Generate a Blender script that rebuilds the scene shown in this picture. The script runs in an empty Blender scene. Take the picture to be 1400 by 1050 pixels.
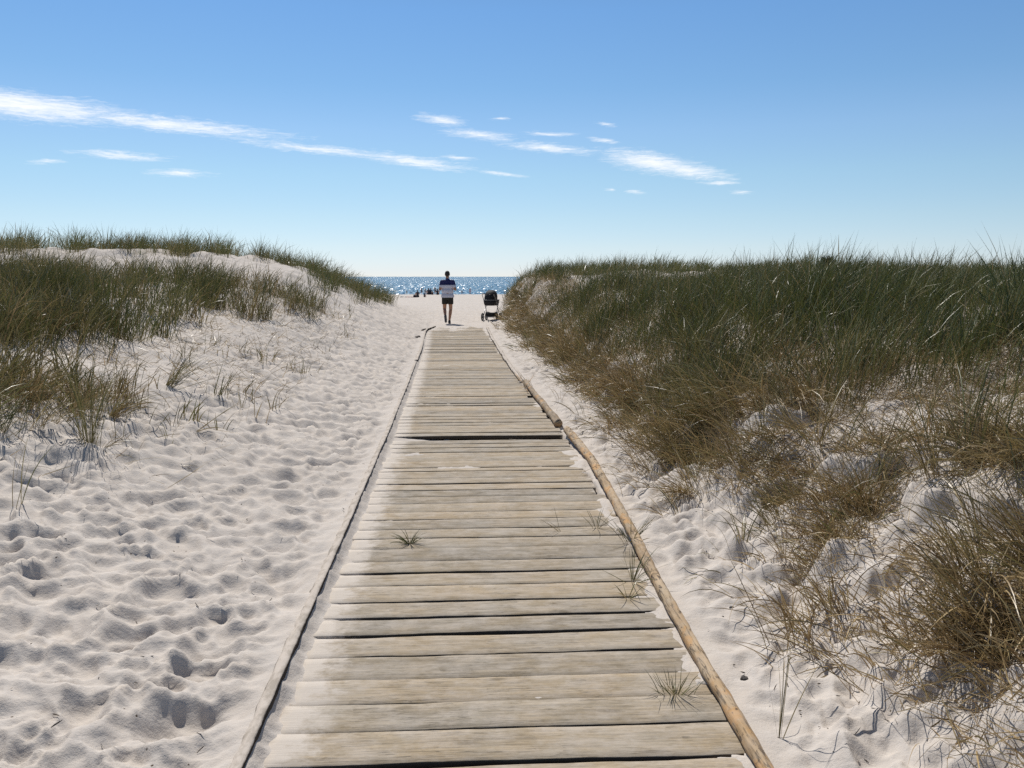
AIR, DUST, OZONE, SKY, CLOUD, EXPOSURE = 0.6, 0.05, 5.0, 0.0775, 0.84, 0.38
import math
import numpy as np

# ------------------------------------------------------------------ noise
def _hash(ix, iy, seed):
    h = (ix.astype(np.int64) * 374761393 + iy.astype(np.int64) * 668265263 + seed * 974634777) & 0xFFFFFFFF
    h = ((h ^ (h >> 13)) * 1274126177) & 0xFFFFFFFF
    h = ((h ^ (h >> 16)) * 2246822519) & 0xFFFFFFFF
    return (h ^ (h >> 15)) & 0xFFFFFF

def rnd2(ix, iy, seed):
    return _hash(ix, iy, seed) / float(0x1000000)

def perlin(x, y, seed=0):
    x = np.asarray(x, dtype=np.float64); y = np.asarray(y, dtype=np.float64)
    x0 = np.floor(x); y0 = np.floor(y)
    fx = x - x0; fy = y - y0
    def g(ax, ay):
        a = rnd2(x0 + ax, y0 + ay, seed) * 6.2831853
        return np.cos(a) * (fx - ax) + np.sin(a) * (fy - ay)
    sx = fx * fx * fx * (fx * (fx * 6 - 15) + 10)
    sy = fy * fy * fy * (fy * (fy * 6 - 15) + 10)
    n0 = g(0, 0); n0 = n0 + sx * (g(1, 0) - n0)
    n1 = g(0, 1); n1 = n1 + sx * (g(1, 1) - n1)
    return (n0 + sy * (n1 - n0)) * 1.5

def fbm(x, y, seed=0, octaves=4, gain=0.5):
    t = 0.0; a = 1.0
    for o in range(octaves):
        t = t + a * perlin(x, y, seed + o * 17)
        x = np.asarray(x) * 2.03 + 11.3; y = np.asarray(y) * 2.03 - 7.1
        a *= gain
    return t

def sstep(a, b, v):
    t = np.clip((np.asarray(v, dtype=np.float64) - a) / (b - a), 0, 1)
    return t * t * (3 - 2 * t)

# ------------------------------------------------------------------ large shape of the dunes
KX = np.array([-60, -30, -20, -14, -10, -7, -5, -3.5, -2.5, -1.6, -0.95, 1.1, 1.5, 1.9, 2.4, 3.2, 4.5, 7, 11, 16, 25, 60.])
ROWS = [
 # y ,  z at each KX
 (-30, [2.2,2.2,2.2,2.2,2.0,1.6,1.1,.60,.25,.08,.02, .0,.05,.22,.45,.75,1.0,1.2,1.3,1.4,1.5,1.5]),
 (3.0, [2.2,2.2,2.2,2.2,2.0,1.6,1.1,.58,.25,.08,.02, .0,.03,.28,.52,.72,.95,1.15,1.3,1.4,1.5,1.5]),
 (6.0, [2.0,2.0,2.0,2.0,1.8,1.5,1.15,.68,.33,.10,.02, .0,.02,.22,.50,.74,.95,1.10,1.2,1.3,1.5,1.5]),
 (10., [1.6,1.6,1.6,1.6,1.5,1.35,1.05,.64,.32,.10,.02, .0,.0,.06,.45,.88,1.08,1.16,1.25,1.35,1.5,1.5]),
 (14., [1.5,1.5,1.5,1.5,1.50,1.45,1.25,.72,.38,.12,.02, .0,.0,.10,.55,1.0,1.22,1.30,1.4,1.4,1.5,1.5]),
 (18., [1.5,1.5,1.5,1.55,1.55,1.50,1.38,1.0,.60,.22,.03, .0,.0,.15,.65,1.1,1.30,1.40,1.45,1.5,1.5,1.5]),
 (21., [1.8,1.8,1.8,1.80,1.75,1.70,1.55,1.08,.62,.22,.03, .0,.0,.30,.85,1.3,1.42,1.52,1.5,1.5,1.5,1.5]),
 (26., [2.4,2.4,2.4,2.48,2.34,2.27,1.82,1.05,.52,.18,.03, .0,.05,.68,1.28,1.58,1.70,1.80,1.74,1.6,1.5,1.5]),
 (30., [2.3,2.3,2.3,2.40,2.42,2.22,1.65,.90,.45,.14,.02, .0,.08,1.0,1.50,1.70,1.76,1.72,1.62,1.5,1.5,1.5]),
 (35., [2.0,2.0,2.0,2.10,2.20,1.85,1.30,.66,.28,.08,.0, .0,.08,.92,1.42,1.62,1.62,1.5,1.5,1.5,1.5,1.5]),
 (40., [1.6,1.6,1.6,1.60,1.50,1.20,.85,.40,.14,.04,.0, .0,.05,.20,.45,.80,1.1,1.2,1.3,1.3,1.3,1.3]),
 (47., [.9,.9,.9,.85,.70,.50,.28,.08,.0,-.02,-.03, -.03,.0,.0,.10,.25,.5,.7,.8,.8,.8,.8]),
 (58., [.2,.2,.2,.15,.0,-.1,-.15,-.2,-.21,-.21,-.21, -.21,-.2,-.2,-.2,-.15,-.1,-.0,.1,.1,.1,.1]),
]
def beach_z(y):
    return -0.01667 * (np.asarray(y) - 45.0)

def _build_grid():
    gx = np.arange(-60, 60.001, 0.1); gy = np.arange(-30, 58.001, 0.1)
    ry = np.array([r[0] for r in ROWS]); rz = np.array([np.interp(gx, KX, r[1]) for r in ROWS])
    # smooth in y between the rows (cubic-ish through a cosine-free linear blend, then blurred)
    idx = np.clip(np.searchsorted(ry, gy) - 1, 0, len(ry) - 2)
    t = ((gy - ry[idx]) / (ry[idx + 1] - ry[idx]))[:, None]
    G = rz[idx] * (1 - t) + rz[idx + 1] * t
    def blur(A, sig, axis):
        k = np.arange(-int(3 * sig / .1), int(3 * sig / .1) + 1) * .1
        w = np.exp(-.5 * (k / sig) ** 2); w /= w.sum()
        P = np.pad(A, [(len(k) // 2,) * 2 if a == axis else (0, 0) for a in (0, 1)], mode='edge')
        out = np.zeros_like(A)
        for i, ww in enumerate(w):
            out += ww * (P[i:i + A.shape[0]] if axis == 0 else P[:, i:i + A.shape[1]])
        return out
    G = blur(blur(G, .9, 0), .16, 1)
    return gx, gy, G
_GX, _GY, _G = _build_grid()

def base_height(x, y):
    x = np.asarray(x, dtype=np.float64); y = np.asarray(y, dtype=np.float64)
    fx = np.clip((x + 60) / .1, 0, len(_GX) - 1.001); fy = np.clip((y + 30) / .1, 0, len(_GY) - 1.001)
    ix = fx.astype(int); iy = fy.astype(int); fx = fx - ix; fy = fy - iy
    z = (_G[iy, ix] * (1 - fx) + _G[iy, ix + 1] * fx) * (1 - fy) + (_G[iy + 1, ix] * (1 - fx) + _G[iy + 1, ix + 1] * fx) * fy
    w = sstep(46, 58, y)
    return z * (1 - w) + beach_z(y) * w

def path_mask(x, y):
    """1 on the walked valley floor, 0 on the dunes"""
    l = sstep(-4.2, -2.6, x + .5 * fbm(y * .35, x * .1, 5, 2)); r = 1 - sstep(1.5, 2.1, x + .25 * perlin(y * .6, 3.3, 9))
    m = l * r
    return np.maximum(m, sstep(42, 50, y))

def dune_height(x, y):
    """dune shape with hummocks, without footprints"""
    z = base_height(x, y)
    dune = np.clip(z, 0, 1) * (1 - sstep(44, 56, y))
    z = z + dune * (.13 * fbm(x * .55, y * .45, 21, 3) + .05 * fbm(x * 1.7, y * 1.7, 31, 2))
    # eroded, lumpy edge of the right bank
    e = np.exp(-((x - 2.15) / .55) ** 2) * (1 - sstep(38, 46, y))
    z = z + e * .14 * fbm(x * 1.5, y * 1.3, 77, 3)
    # broken, undercut steps in the near bank, facing the path
    nb = np.exp(-((x - 2.35) / .75) ** 2) * (1 - sstep(7.5, 10, y)) * sstep(1.55, 1.85, x)
    n = perlin(x * 1.25 + 3.1, y * 1.05, 83) + .35 * perlin(x * 3.3, y * 3.3, 84)
    z = z + nb * .15 * (sstep(-.10, .10, n) - .5)
    return z

# where the boardwalk runs (edges of the deck as x over y, metres)
DECK_Y = np.array([-2.0, 2.6, 5.0, 8.3, 12., 17., 20., 24., 28.5])
DECK_L = np.array([-.70, -.70, -.715, -.735, -.78, -.86, -.92, -1.05, -1.16])
DECK_R = np.array([1.0, 1.0, 1.02, 1.04, .98, .86, .80, .72, .70])
def deck_l(y): return np.interp(y, DECK_Y, DECK_L)
def deck_r(y): return np.interp(y, DECK_Y, DECK_R)

def prints(x, y, cell, seed, elong):
    """trampled sand: overlapping soft footprints, each with a pushed-up rim"""
    cx = np.floor(x / cell); cy = np.floor(y / cell)
    h = np.zeros_like(x)
    for dx in (-1, 0, 1):
        for dy in (-1, 0, 1):
            ix = cx + dx; iy = cy + dy
            px = (ix + .5 + .8 * (rnd2(ix, iy, seed) - .5)) * cell
            py = (iy + .5 + .8 * (rnd2(ix, iy, seed + 1) - .5)) * cell
            a = (rnd2(ix, iy, seed + 2) - .5) * 1.6
            s = .7 + .6 * rnd2(ix, iy, seed + 3)
            on = rnd2(ix, iy, seed + 4) < .93
            ca = np.cos(a); sa = np.sin(a)
            u = ((x - px) * ca + (y - py) * sa) / (cell * .36 * s)
            v = (-(x - px) * sa + (y - py) * ca) / (cell * .36 * elong * s)
            r = np.sqrt(u * u + v * v)
            dep = .45 + .55 * rnd2(ix, iy, seed + 5)
            bowl = -(1 - sstep(.42, 1.02, r)) * (1 - .40 * v * (r < 1.1))
            rim = .45 * np.exp(-((r - 1.14) / np.where(r < 1.14, .13, .30)) ** 2)
            h = h + on * dep * (bowl + rim)
    return h

def ground_height(x, y, fine=True):
    x = np.asarray(x, dtype=np.float64); y = np.asarray(y, dtype=np.float64)
    z = dune_height(x, y)
    m = path_mask(x, y)
    wx = x + .05 * fbm(x * 2.2, y * 2.2, 41, 2); wy = y + .05 * fbm(x * 2.2 + 9, y * 2.2, 43, 2)
    if fine:
        amp = m * (.75 + .30 * sstep(-.5, .4, fbm(x * .5, y * .4, 51, 2)))
        narrow = 1 - .15 * sstep(.9, 1.2, x) * (1 - sstep(40, 46, y))
        fade = 1 - .0 * y
        p = prints(wx, wy, .31, 101, 1.15) * .052 + prints(wx + 7.7, wy, .19, 131, 1.1) * .032 + prints(wx + 3.1, wy + 2., .10, 151, 1.) * .009
        p = np.where(p < 0, -.038 * np.tanh(-p / .038), .045 * np.tanh(p / .045))
        ca, sa = .92, .39                                                # crests left between the steps, running up to the right
        ra = (wx * ca + wy * sa); rb = (-wx * sa + wy * ca)
        rid = 1 - np.abs(fbm(ra * 1.9, rb * 3.1, 161, 3)) * 1.6
        rid2 = 1 - np.abs(fbm(ra * 4.3 + 5, rb * 6.1, 167, 2)) * 1.6
        p = .85 * p + .055 * (rid - .5) + .018 * (rid2 - .5)
        z = z + amp * narrow * fade * p
        z = z + (1 - m) * .018 * fbm(x * 2.6, y * 1.6, 61, 3)
        z = z + .006 * fbm(x * 7, y * 7, 71, 3)
        # windblown lumps and crumbs on the foot of the right bank
        near = np.exp(-((x - 1.9) / .8) ** 2) * (1 - sstep(9, 14, y))
        z = z + near * (.075 * np.abs(fbm(x * 2.7, y * 2.7, 81, 3)) + .03 * fbm(x * 9, y * 9, 91, 2))
    # beside and below the boardwalk
    L = deck_l(y); R = deck_r(y)
    t = np.minimum(x - L, R - x)                       # >0 inside the deck
    inside = sstep(-.03, .05, t) * (1 - sstep(28.6, 29.8, y))
    side = sstep(-.26, -.04, t) * (1 - inside) * (1 - sstep(27.0, 29.6, y))
    left = (x < 0)
    zside = np.where(left, .060 + .006 * fbm(x * 2, y * 1.5, 23, 2) + .006 * fbm(x * 9, y * 5, 24, 2), .0 + .022 * fbm(x * 3, y * 2, 25, 3))
    z = z * (1 - side * .85) + zside * side * .85
    # sand on and between the planks: deep hollow under the right half, blown in from the left
    n1 = fbm(x * 1.6, y * 1.9, 37, 3); n2 = fbm(x * 5, y * 7, 38, 3)
    u = np.clip(x - L, -1, 9)
    drift = -.001 - .080 * u + .005 * n1 + .004 * n2 + .003 * fbm(x * 14, y * 17, 74, 2)      # blown in from the left, thinning out
    far = 1.15 * sstep(20, 30, y + 1.4 * perlin(x * 1.5, y * .3, 35) + .8 * n2)
    rim = .9 * sstep(.22, .02, np.clip(R - x, -1, 9) + .06 * n2) * (perlin(y * .9, 8.8, 39) > .0)
    fill = .42 * sstep(.08, .5, n1 - .35 * sstep(.4, 1.0, u) + .15 * n2)
    cover = np.maximum(far, np.maximum(rim, fill))
    zdeck = -.15 + .145 * sstep(.0, .42, cover) + .019 * sstep(.55, 1.2, cover) + .005 * n2 + .002 * fbm(x * 25, y * 25, 73, 2)
    zdeck = np.maximum(zdeck, np.minimum(drift, .03))
    zdeck = np.where(y > 27.4, np.maximum(zdeck, -.03 + .042 * sstep(27.4, 28.9, y)), zdeck)
    z = z * (1 - inside) + zdeck * inside
    return z

# ================================================================== blender
import bpy, bmesh, random
from mathutils import Vector, Matrix
R = math.radians
rng = np.random.default_rng(7)
random.seed(7)
scene = bpy.context.scene
col = scene.collection

SUN_AZ, SUN_EL = R(-16.0), R(53.0)          # azimuth from +Y towards +X

def tag(o, label=None, cat=None, group=None, kind=None):
    for k, v in (('label', label), ('category', cat), ('group', group), ('kind', kind)):
        if v: o[k] = v
    return o

def link(name, me, mats=None, parent=None):
    o = bpy.data.objects.new(name, me); col.objects.link(o)
    if mats:
        for m in (mats if isinstance(mats, (list, tuple)) else [mats]): me.materials.append(m)
    if parent: o.parent = parent
    return o

def empty(name, loc=(0, 0, 0), rz=0.0):
    o = bpy.data.objects.new(name, None); col.objects.link(o)
    o.empty_display_size = .1; o.location = loc; o.rotation_euler = (0, 0, rz)
    return o

def mesh_np(name, V, F, smooth=True, attrs=None):
    """V (N,3), F (M,k) -> mesh; attrs: {name: per-vertex floats}"""
    me = bpy.data.meshes.new(name)
    V = np.ascontiguousarray(V, dtype=np.float32); F = np.ascontiguousarray(F, dtype=np.int32)
    k = F.shape[1]
    me.vertices.add(len(V)); me.vertices.foreach_set('co', V.ravel())
    me.loops.add(F.size); me.loops.foreach_set('vertex_index', F.ravel())
    me.polygons.add(len(F))
    me.polygons.foreach_set('loop_start', np.arange(0, F.size, k, dtype=np.int32))
    if smooth: me.polygons.foreach_set('use_smooth', np.ones(len(F), dtype=bool))
    for n, a in (attrs or {}).items():
        at = me.attributes.new(n, 'FLOAT', 'POINT'); at.data.foreach_set('value', np.ascontiguousarray(a, dtype=np.float32))
    me.update(calc_edges=True)
    return me

# ------------------------------------------------------------------ materials
class NT:
    def __init__(self, name, tree=None):
        if tree is None:
            self.m = bpy.data.materials.new(name); self.m.use_nodes = True; tree = self.m.node_tree
        self.t = tree; tree.nodes.clear()
    def n(self, typ, props=None, **ins):
        nd = self.t.nodes.new(typ)
        for k, v in (props or {}).items(): setattr(nd, k, v)
        for k, v in ins.items():
            key = int(k[1:]) if k[0] == 'i' and k[1:].isdigit() else k.replace('_', ' ')
            s = nd.inputs[key]
            if isinstance(v, bpy.types.NodeSocket): self.t.links.new(v, s)
            elif isinstance(v, bpy.types.Node): self.t.links.new(v.outputs[0], s)
            else: s.default_value = v
        return nd
    def math(self, op, a, b=None, clamp=False):
        nd = self.n('ShaderNodeMath', {'operation': op, 'use_clamp': clamp}, i0=a)
        if b is not None:
            if isinstance(b, (bpy.types.NodeSocket, bpy.types.Node)): self.t.links.new(b.outputs[0] if isinstance(b, bpy.types.Node) else b, nd.inputs[1])
            else: nd.inputs[1].default_value = b
        return nd
    def ramp(self, fac, stops, interp='LINEAR'):
        nd = self.n('ShaderNodeValToRGB', None, Fac=fac); cr = nd.color_ramp; cr.interpolation = interp
        while len(cr.elements) < len(stops): cr.elements.new(.5)
        for e, (p, c) in zip(cr.elements, stops):
            e.position = p; e.color = (*c, 1) if len(c) == 3 else c
        return nd
    def mix(self, fac, a, b, blend='MIX'):
        nd = self.n('ShaderNodeMix', {'data_type': 'RGBA', 'blend_type': blend})
        for i, v in ((0, fac), (6, a), (7, b)):
            if isinstance(v, (bpy.types.NodeSocket, bpy.types.Node)):
                self.t.links.new(v.outputs[0] if isinstance(v, bpy.types.Node) else v, nd.inputs[i])
            else: nd.inputs[i].default_value = v if i == 0 else ((*v, 1) if len(v) == 3 else v)
        return nd.outputs[2]
    def noise(self, vec, scale, detail=3, rough=.55, **kw):
        return self.n('ShaderNodeTexNoise', None, Vector=vec, Scale=scale, Detail=detail, Roughness=rough, **kw)
    def obj(self): return self.n('ShaderNodeTexCoord').outputs['Object']
    def mapping(self, vec, scale=(1, 1, 1), loc=(0, 0, 0)):
        return self.n('ShaderNodeMapping', None, Vector=vec, Scale=scale, Location=loc)
    def bump(self, h, strength, dist, normal=None):
        b = self.n('ShaderNodeBump', None, Height=h, Strength=strength, Distance=dist)
        if normal is not None: self.t.links.new(normal.outputs[0], b.inputs['Normal'])
        return b
    def out(self, sh):
        self.n('ShaderNodeOutputMaterial', None, Surface=sh)
        return self.m
    def principled(self, **k): return self.n('ShaderNodeBsdfPrincipled', None, **k)

def plain(name, c, rough=.6, var=.15, scale=30, metallic=0.):
    t = NT(name); ns = t.noise(t.obj(), scale, 4)
    c2 = tuple(max(0, v * (1 - var)) for v in c); c1 = tuple(min(1, v * (1 + var)) for v in c)
    cl = t.ramp(ns.outputs['Fac'], [(.3, c2), (.7, c1)])
    p = t.principled(Base_Color=cl, Roughness=rough, Metallic=metallic)
    b = t.bump(ns.outputs['Fac'], .25, .004); t.t.links.new(b.outputs[0], p.inputs['Normal'])
    return t.out(p)

SAND = (.530, .484, .438)
def sand_material():
    t = NT('sand'); o = t.obj()
    big = t.noise(o, .7, 4); mid = t.noise(o, 9, 4, .65); fine = t.noise(o, 240, 2)
    c = t.ramp(big.outputs['Fac'], [(.3, tuple(v * .93 for v in SAND)), (.7, tuple(min(1, v * 1.05) for v in SAND))])
    c = t.mix(t.ramp(mid.outputs['Fac'], [(.35, (0, 0, 0)), (.75, (.45, .45, .45))]), c.outputs[0], (.48, .412, .345))
    sp = t.noise(o, 420, 1)
    c = t.mix(t.ramp(sp.outputs['Fac'], [(.66, (0, 0, 0)), (.74, (.5, .5, .5))]), c, (.20, .165, .13))
    # scattered dark crumbs of plant matter
    v = t.n('ShaderNodeTexVoronoi', {'feature': 'F1'}, Vector=o, Scale=16.)
    dn = t.noise(o, 1.4, 3)
    spot = t.math('MULTIPLY', t.math('LESS_THAN', v.outputs['Distance'], .075), t.math('GREATER_THAN', dn.outputs['Fac'], .56))
    c = t.mix(spot.outputs[0], c, (.10, .075, .055))
    p = t.principled(Base_Color=c, Roughness=.95, Specular_IOR_Level=.12)
    h = t.math('ADD', t.math('MULTIPLY', mid.outputs['Fac'], .6), t.math('MULTIPLY', t.noise(o, 45, 4, .7).outputs['Fac'], .35))
    b1 = t.bump(h.outputs[0], .55, .022)
    b2 = t.bump(fine.outputs['Fac'], .35, .003, b1)
    t.t.links.new(b2.outputs[0], p.inputs['Normal'])
    return t.out(p)

def wood_material(name, base, grey, grain_axis='x', orange=None, dust=.5):
    t = NT(name); o = t.obj()
    at = t.n('ShaderNodeAttribute', {'attribute_name': 'rnd'}).outputs['Fac']
    off = t.n('ShaderNodeVectorMath', {'operation': 'ADD'}, i0=o, i1=t.n('ShaderNodeCombineXYZ', None, X=t.math('MULTIPLY', at, 37.), Y=t.math('MULTIPLY', at, 13.), Z=t.math('MULTIPLY', at, 71.)).outputs[0])
    sc = (1.9, 52, 52) if grain_axis == 'x' else (15, 1.2, 15)
    g1 = t.noise(t.mapping(off.outputs[0], sc), 1.6, 5, .65); g2 = t.noise(t.mapping(off.outputs[0], tuple(s * 4 for s in sc)), 1.8, 3, .6)
    blot = t.noise(o, 3.2, 4, .6)
    c = t.mix(t.ramp(g1.outputs['Fac'], [(.30, (0, 0, 0)), (.68, (1, 1, 1))]).outputs[0], tuple(v * .46 for v in base), base)
    c = t.mix(t.ramp(blot.outputs['Fac'], [(.40, (0, 0, 0)), (.66, (.7, .7, .7))]).outputs[0], c, grey)
    c = t.mix(t.math('MULTIPLY', t.ramp(g2.outputs['Fac'], [(.34, (1, 1, 1)), (.46, (0, 0, 0))]).outputs[0], .7).outputs[0], c, tuple(v * .32 for v in base))
    # tone differs from plank to plank
    c = t.mix(1.0, c, t.ramp(at, [(0, (.66, .67, .68)), (.5, (.88, .88, .87)), (1, (1.06, 1.0, .90))]).outputs[0], 'MULTIPLY')
    ck = t.noise(t.mapping(off.outputs[0], (1.1, 38, 38) if grain_axis == 'x' else (11, .8, 11), (5, 2, 1)), 1.5, 4, .6)
    ckl = t.math('ABSOLUTE', t.math('SUBTRACT', ck.outputs['Fac'], .5))
    cka = t.math('GREATER_THAN', t.noise(o, 2.3, 2).outputs['Fac'], .50)
    c = t.mix(t.math('MULTIPLY', t.ramp(ckl, [(.004, (.85, .85, .85)), (.016, (0, 0, 0))]).outputs[0], cka).outputs[0], c, tuple(v * .16 for v in base))
    # knots
    v = t.n('ShaderNodeTexVoronoi', {'feature': 'F1'}, Vector=t.mapping(off.outputs[0], (2.2, 9, 9) if grain_axis == 'x' else (9, 2.2, 9)), Scale=1.)
    c = t.mix(t.ramp(v.outputs['Distance'], [(.05, (.8, .8, .8)), (.14, (0, 0, 0))]).outputs[0], c, tuple(v_ * .35 for v_ in base))
    if orange:
        on = t.noise(t.mapping(o, (5, 2.6, 5)), 1.7, 4, .6)
        c = t.mix(t.ramp(on.outputs['Fac'], [(.54, (0, 0, 0)), (.62, (.85, .85, .85))]).outputs[0], c, orange)
        bk = t.noise(t.mapping(o, (14, 5, 14), (3, 1, 0)), 2., 4, .7)
        c = t.mix(t.ramp(bk.outputs['Fac'], [(.58, (0, 0, 0)), (.64, (.9, .9, .9))]).outputs[0], c, (.06, .04, .028))
    # thin film of blown sand
    dn = t.noise(t.mapping(o, (4, 7, 4)), 1.6, 9, .78)
    c = t.mix(t.math('MULTIPLY', t.ramp(dn.outputs['Fac'], [(.42, (0, 0, 0)), (.62, (1, 1, 1))]).outputs[0], dust).outputs[0], c, (.56, .50, .44))
    if grain_axis == 'x':                                                   # sand swept over the left ends of the planks
        ee = t.n('ShaderNodeAttribute', {'attribute_name': 'end'}).outputs['Fac']
        sn = t.noise(t.mapping(o, (7, 11, 7)), 1.3, 8, .75)
        ef = t.math('ADD', t.math('MULTIPLY', ee, -4.6), t.math('MULTIPLY', sn.outputs['Fac'], 2.0))
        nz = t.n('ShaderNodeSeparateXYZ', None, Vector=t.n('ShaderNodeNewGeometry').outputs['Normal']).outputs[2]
        c = t.mix(t.ramp(nz, [(.45, (.9, .9, .9)), (.75, (0, 0, 0))]).outputs[0], c, (.05, .038, .028))     # shade of the gaps painted onto the board sides in dark brown
        c = t.mix(t.ramp(ef, [(.12, (0, 0, 0)), (.62, (1, 1, 1))]).outputs[0], c, (.52, .465, .405))
    p = t.principled(Base_Color=c, Roughness=.85, Specular_IOR_Level=.2)
    b = t.bump(t.math('ADD', g1.outputs['Fac'], t.math('MULTIPLY', g2.outputs['Fac'], .5)).outputs[0], .55, .004)
    t.t.links.new(b.outputs[0], p.inputs['Normal'])
    return t.out(p)

def grass_material(name, green, green2, dry, dry2):
    t = NT(name)
    tint = t.n('ShaderNodeAttribute', {'attribute_name': 'tint'}).outputs['Fac']
    rn = t.n('ShaderNodeAttribute', {'attribute_name': 'rnd'}).outputs['Fac']
    a = t.mix(rn, green, green2); b = t.mix(rn, dry, dry2)
    c = t.mix(tint, a, b)
    p = t.principled(Base_Color=c, Roughness=.40, Specular_IOR_Level=.42)
    tr = t.n('ShaderNodeBsdfTranslucent', None, Color=c)
    return t.out(t.n('ShaderNodeMixShader', None, i0=.17, i1=p, i2=tr))

def sea_material():
    t = NT('sea'); g = t.n('ShaderNodeNewGeometry').outputs['Position']
    w1 = t.noise(t.mapping(g, (.16, .05, 1)), 1., 4, .6)
    v = t.n('ShaderNodeTexVoronoi', {'feature': 'F1'}, Vector=t.mapping(g, (2.4, .20, 1)), Scale=1.)
    vv = t.n('ShaderNodeVectorMath', {'operation': 'SUBTRACT'}, i0=v.outputs['Color'], i1=(.5, .5, .5))
    vs = t.n('ShaderNodeVectorMath', {'operation': 'MULTIPLY'}, i0=vv.outputs[0], i1=(.66, .70, 0))
    nn = t.n('ShaderNodeVectorMath', {'operation': 'ADD'}, i0=vs.outputs[0], i1=(0, -.13, 1.))
    nz = t.n('ShaderNodeVectorMath', {'operation': 'NORMALIZE'}, i0=nn.outputs[0])
    c = t.ramp(w1.outputs['Fac'], [(.35, (.03, .11, .18)), (.65, (.055, .15, .23))])
    p = t.principled(Base_Color=c, Roughness=.2, IOR=1.333)
    t.t.links.new(nz.outputs[0], p.inputs['Normal'])
    return t.out(p)

M_sand = sand_material()
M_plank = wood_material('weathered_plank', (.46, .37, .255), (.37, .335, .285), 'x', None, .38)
M_log = wood_material('edge_log_wood', (.50, .36, .22), (.44, .37, .28), 'y', (.47, .27, .11), .2)
M_rail = wood_material('sunken_rail_wood', (.36, .30, .235), (.47, .42, .36), 'y', None, .55)
def rail_material():
    """dark damp wood with sand lying on whatever faces up"""
    t = NT('sunken_rail_wood'); o = t.obj(); g = t.n('ShaderNodeNewGeometry')
    nz = t.n('ShaderNodeSeparateXYZ', None, Vector=g.outputs['Normal']).outputs[2]
    g1 = t.noise(t.mapping(o, (30, 2, 30)), 2, 5, .65); d = t.noise(t.mapping(o, (9, 4, 9)), 2.2, 6, .7)
    c = t.ramp(g1.outputs['Fac'], [(.3, (.022, .018, .015)), (.7, (.075, .06, .048))]).outputs[0]
    f = t.math('ADD', nz, t.math('MULTIPLY', t.math('SUBTRACT', d.outputs['Fac'], .5), .9))
    top = t.mix(t.ramp(d.outputs['Fac'], [(.40, (0, 0, 0)), (.56, (1, 1, 1))]).outputs[0], (.36, .315, .265), (.52, .46, .40))
    c = t.mix(t.ramp(f, [(.42, (0, 0, 0)), (.66, (1, 1, 1))]).outputs[0], c, top)
    p = t.principled(Base_Color=c, Roughness=.9, Specular_IOR_Level=.15)
    b = t.bump(g1.outputs['Fac'], .6, .005); t.t.links.new(b.outputs[0], p.inputs['Normal'])
    return t.out(p)
M_rail = rail_material()
M_stick = plain('dark_twig', (.07, .05, .035), .8)
M_grass = grass_material('marram_grass', (.032, .055, .010), (.115, .140, .031), (.155, .095, .040), (.52, .385, .195))
M_sea = sea_material()

# ------------------------------------------------------------------ ground and sea
CAMH, YAW, PITCH = 1.62, R(3.37), R(7.28)
def build_ground():
    r1 = np.geomspace(.25, 12., 720, endpoint=False); r2 = np.geomspace(12., 40., 250, endpoint=False); r3 = np.geomspace(40., 330., 130)
    rr = np.concatenate([r1, r2, r3])
    a = np.concatenate([np.linspace(-R(38), R(38), 800, endpoint=False), np.linspace(R(38), R(322), 190, endpoint=False)]) + YAW
    A, RR = np.meshgrid(a, rr)
    X = (np.sin(A) * RR).ravel(); Yc = (np.cos(A) * RR).ravel()
    Z = ground_height(X, Yc)
    V = np.stack([X, Yc, Z], 1); nr, na = RR.shape
    i = np.arange(nr - 1)[:, None] * na; j = np.arange(na)[None, :]; j2 = (j + 1) % na
    F = np.stack([i + j, i + na + j, i + na + j2, i + j2], -1).reshape(-1, 4)[:, ::-1]
    V = np.vstack([V, [[0, 0, float(ground_height(np.array([0.]), np.array([0.]))[0])]]])
    me = mesh_np('sand', V, F)
    o = link('sand', me, M_sand); tag(o, kind='structure')
build_ground()

def build_sea():
    ys = np.geomspace(150, 26000, 60); xs = np.linspace(-1, 1, 41)
    X = (xs[None, :] * (ys[:, None] * 1.6 + 200)); Y = np.repeat(ys[:, None], 41, 1)
    V = np.stack([X.ravel(), Y.ravel(), np.full(X.size, -2.7)], 1)
    i = np.arange(59)[:, None] * 41; j = np.arange(40)[None, :]
    F = np.stack([i + j, i + j + 1, i + 41 + j + 1, i + 41 + j], -1).reshape(-1, 4)
    tag(link('sea', mesh_np('sea', V, F), M_sea), kind='structure')
build_sea()

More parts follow.
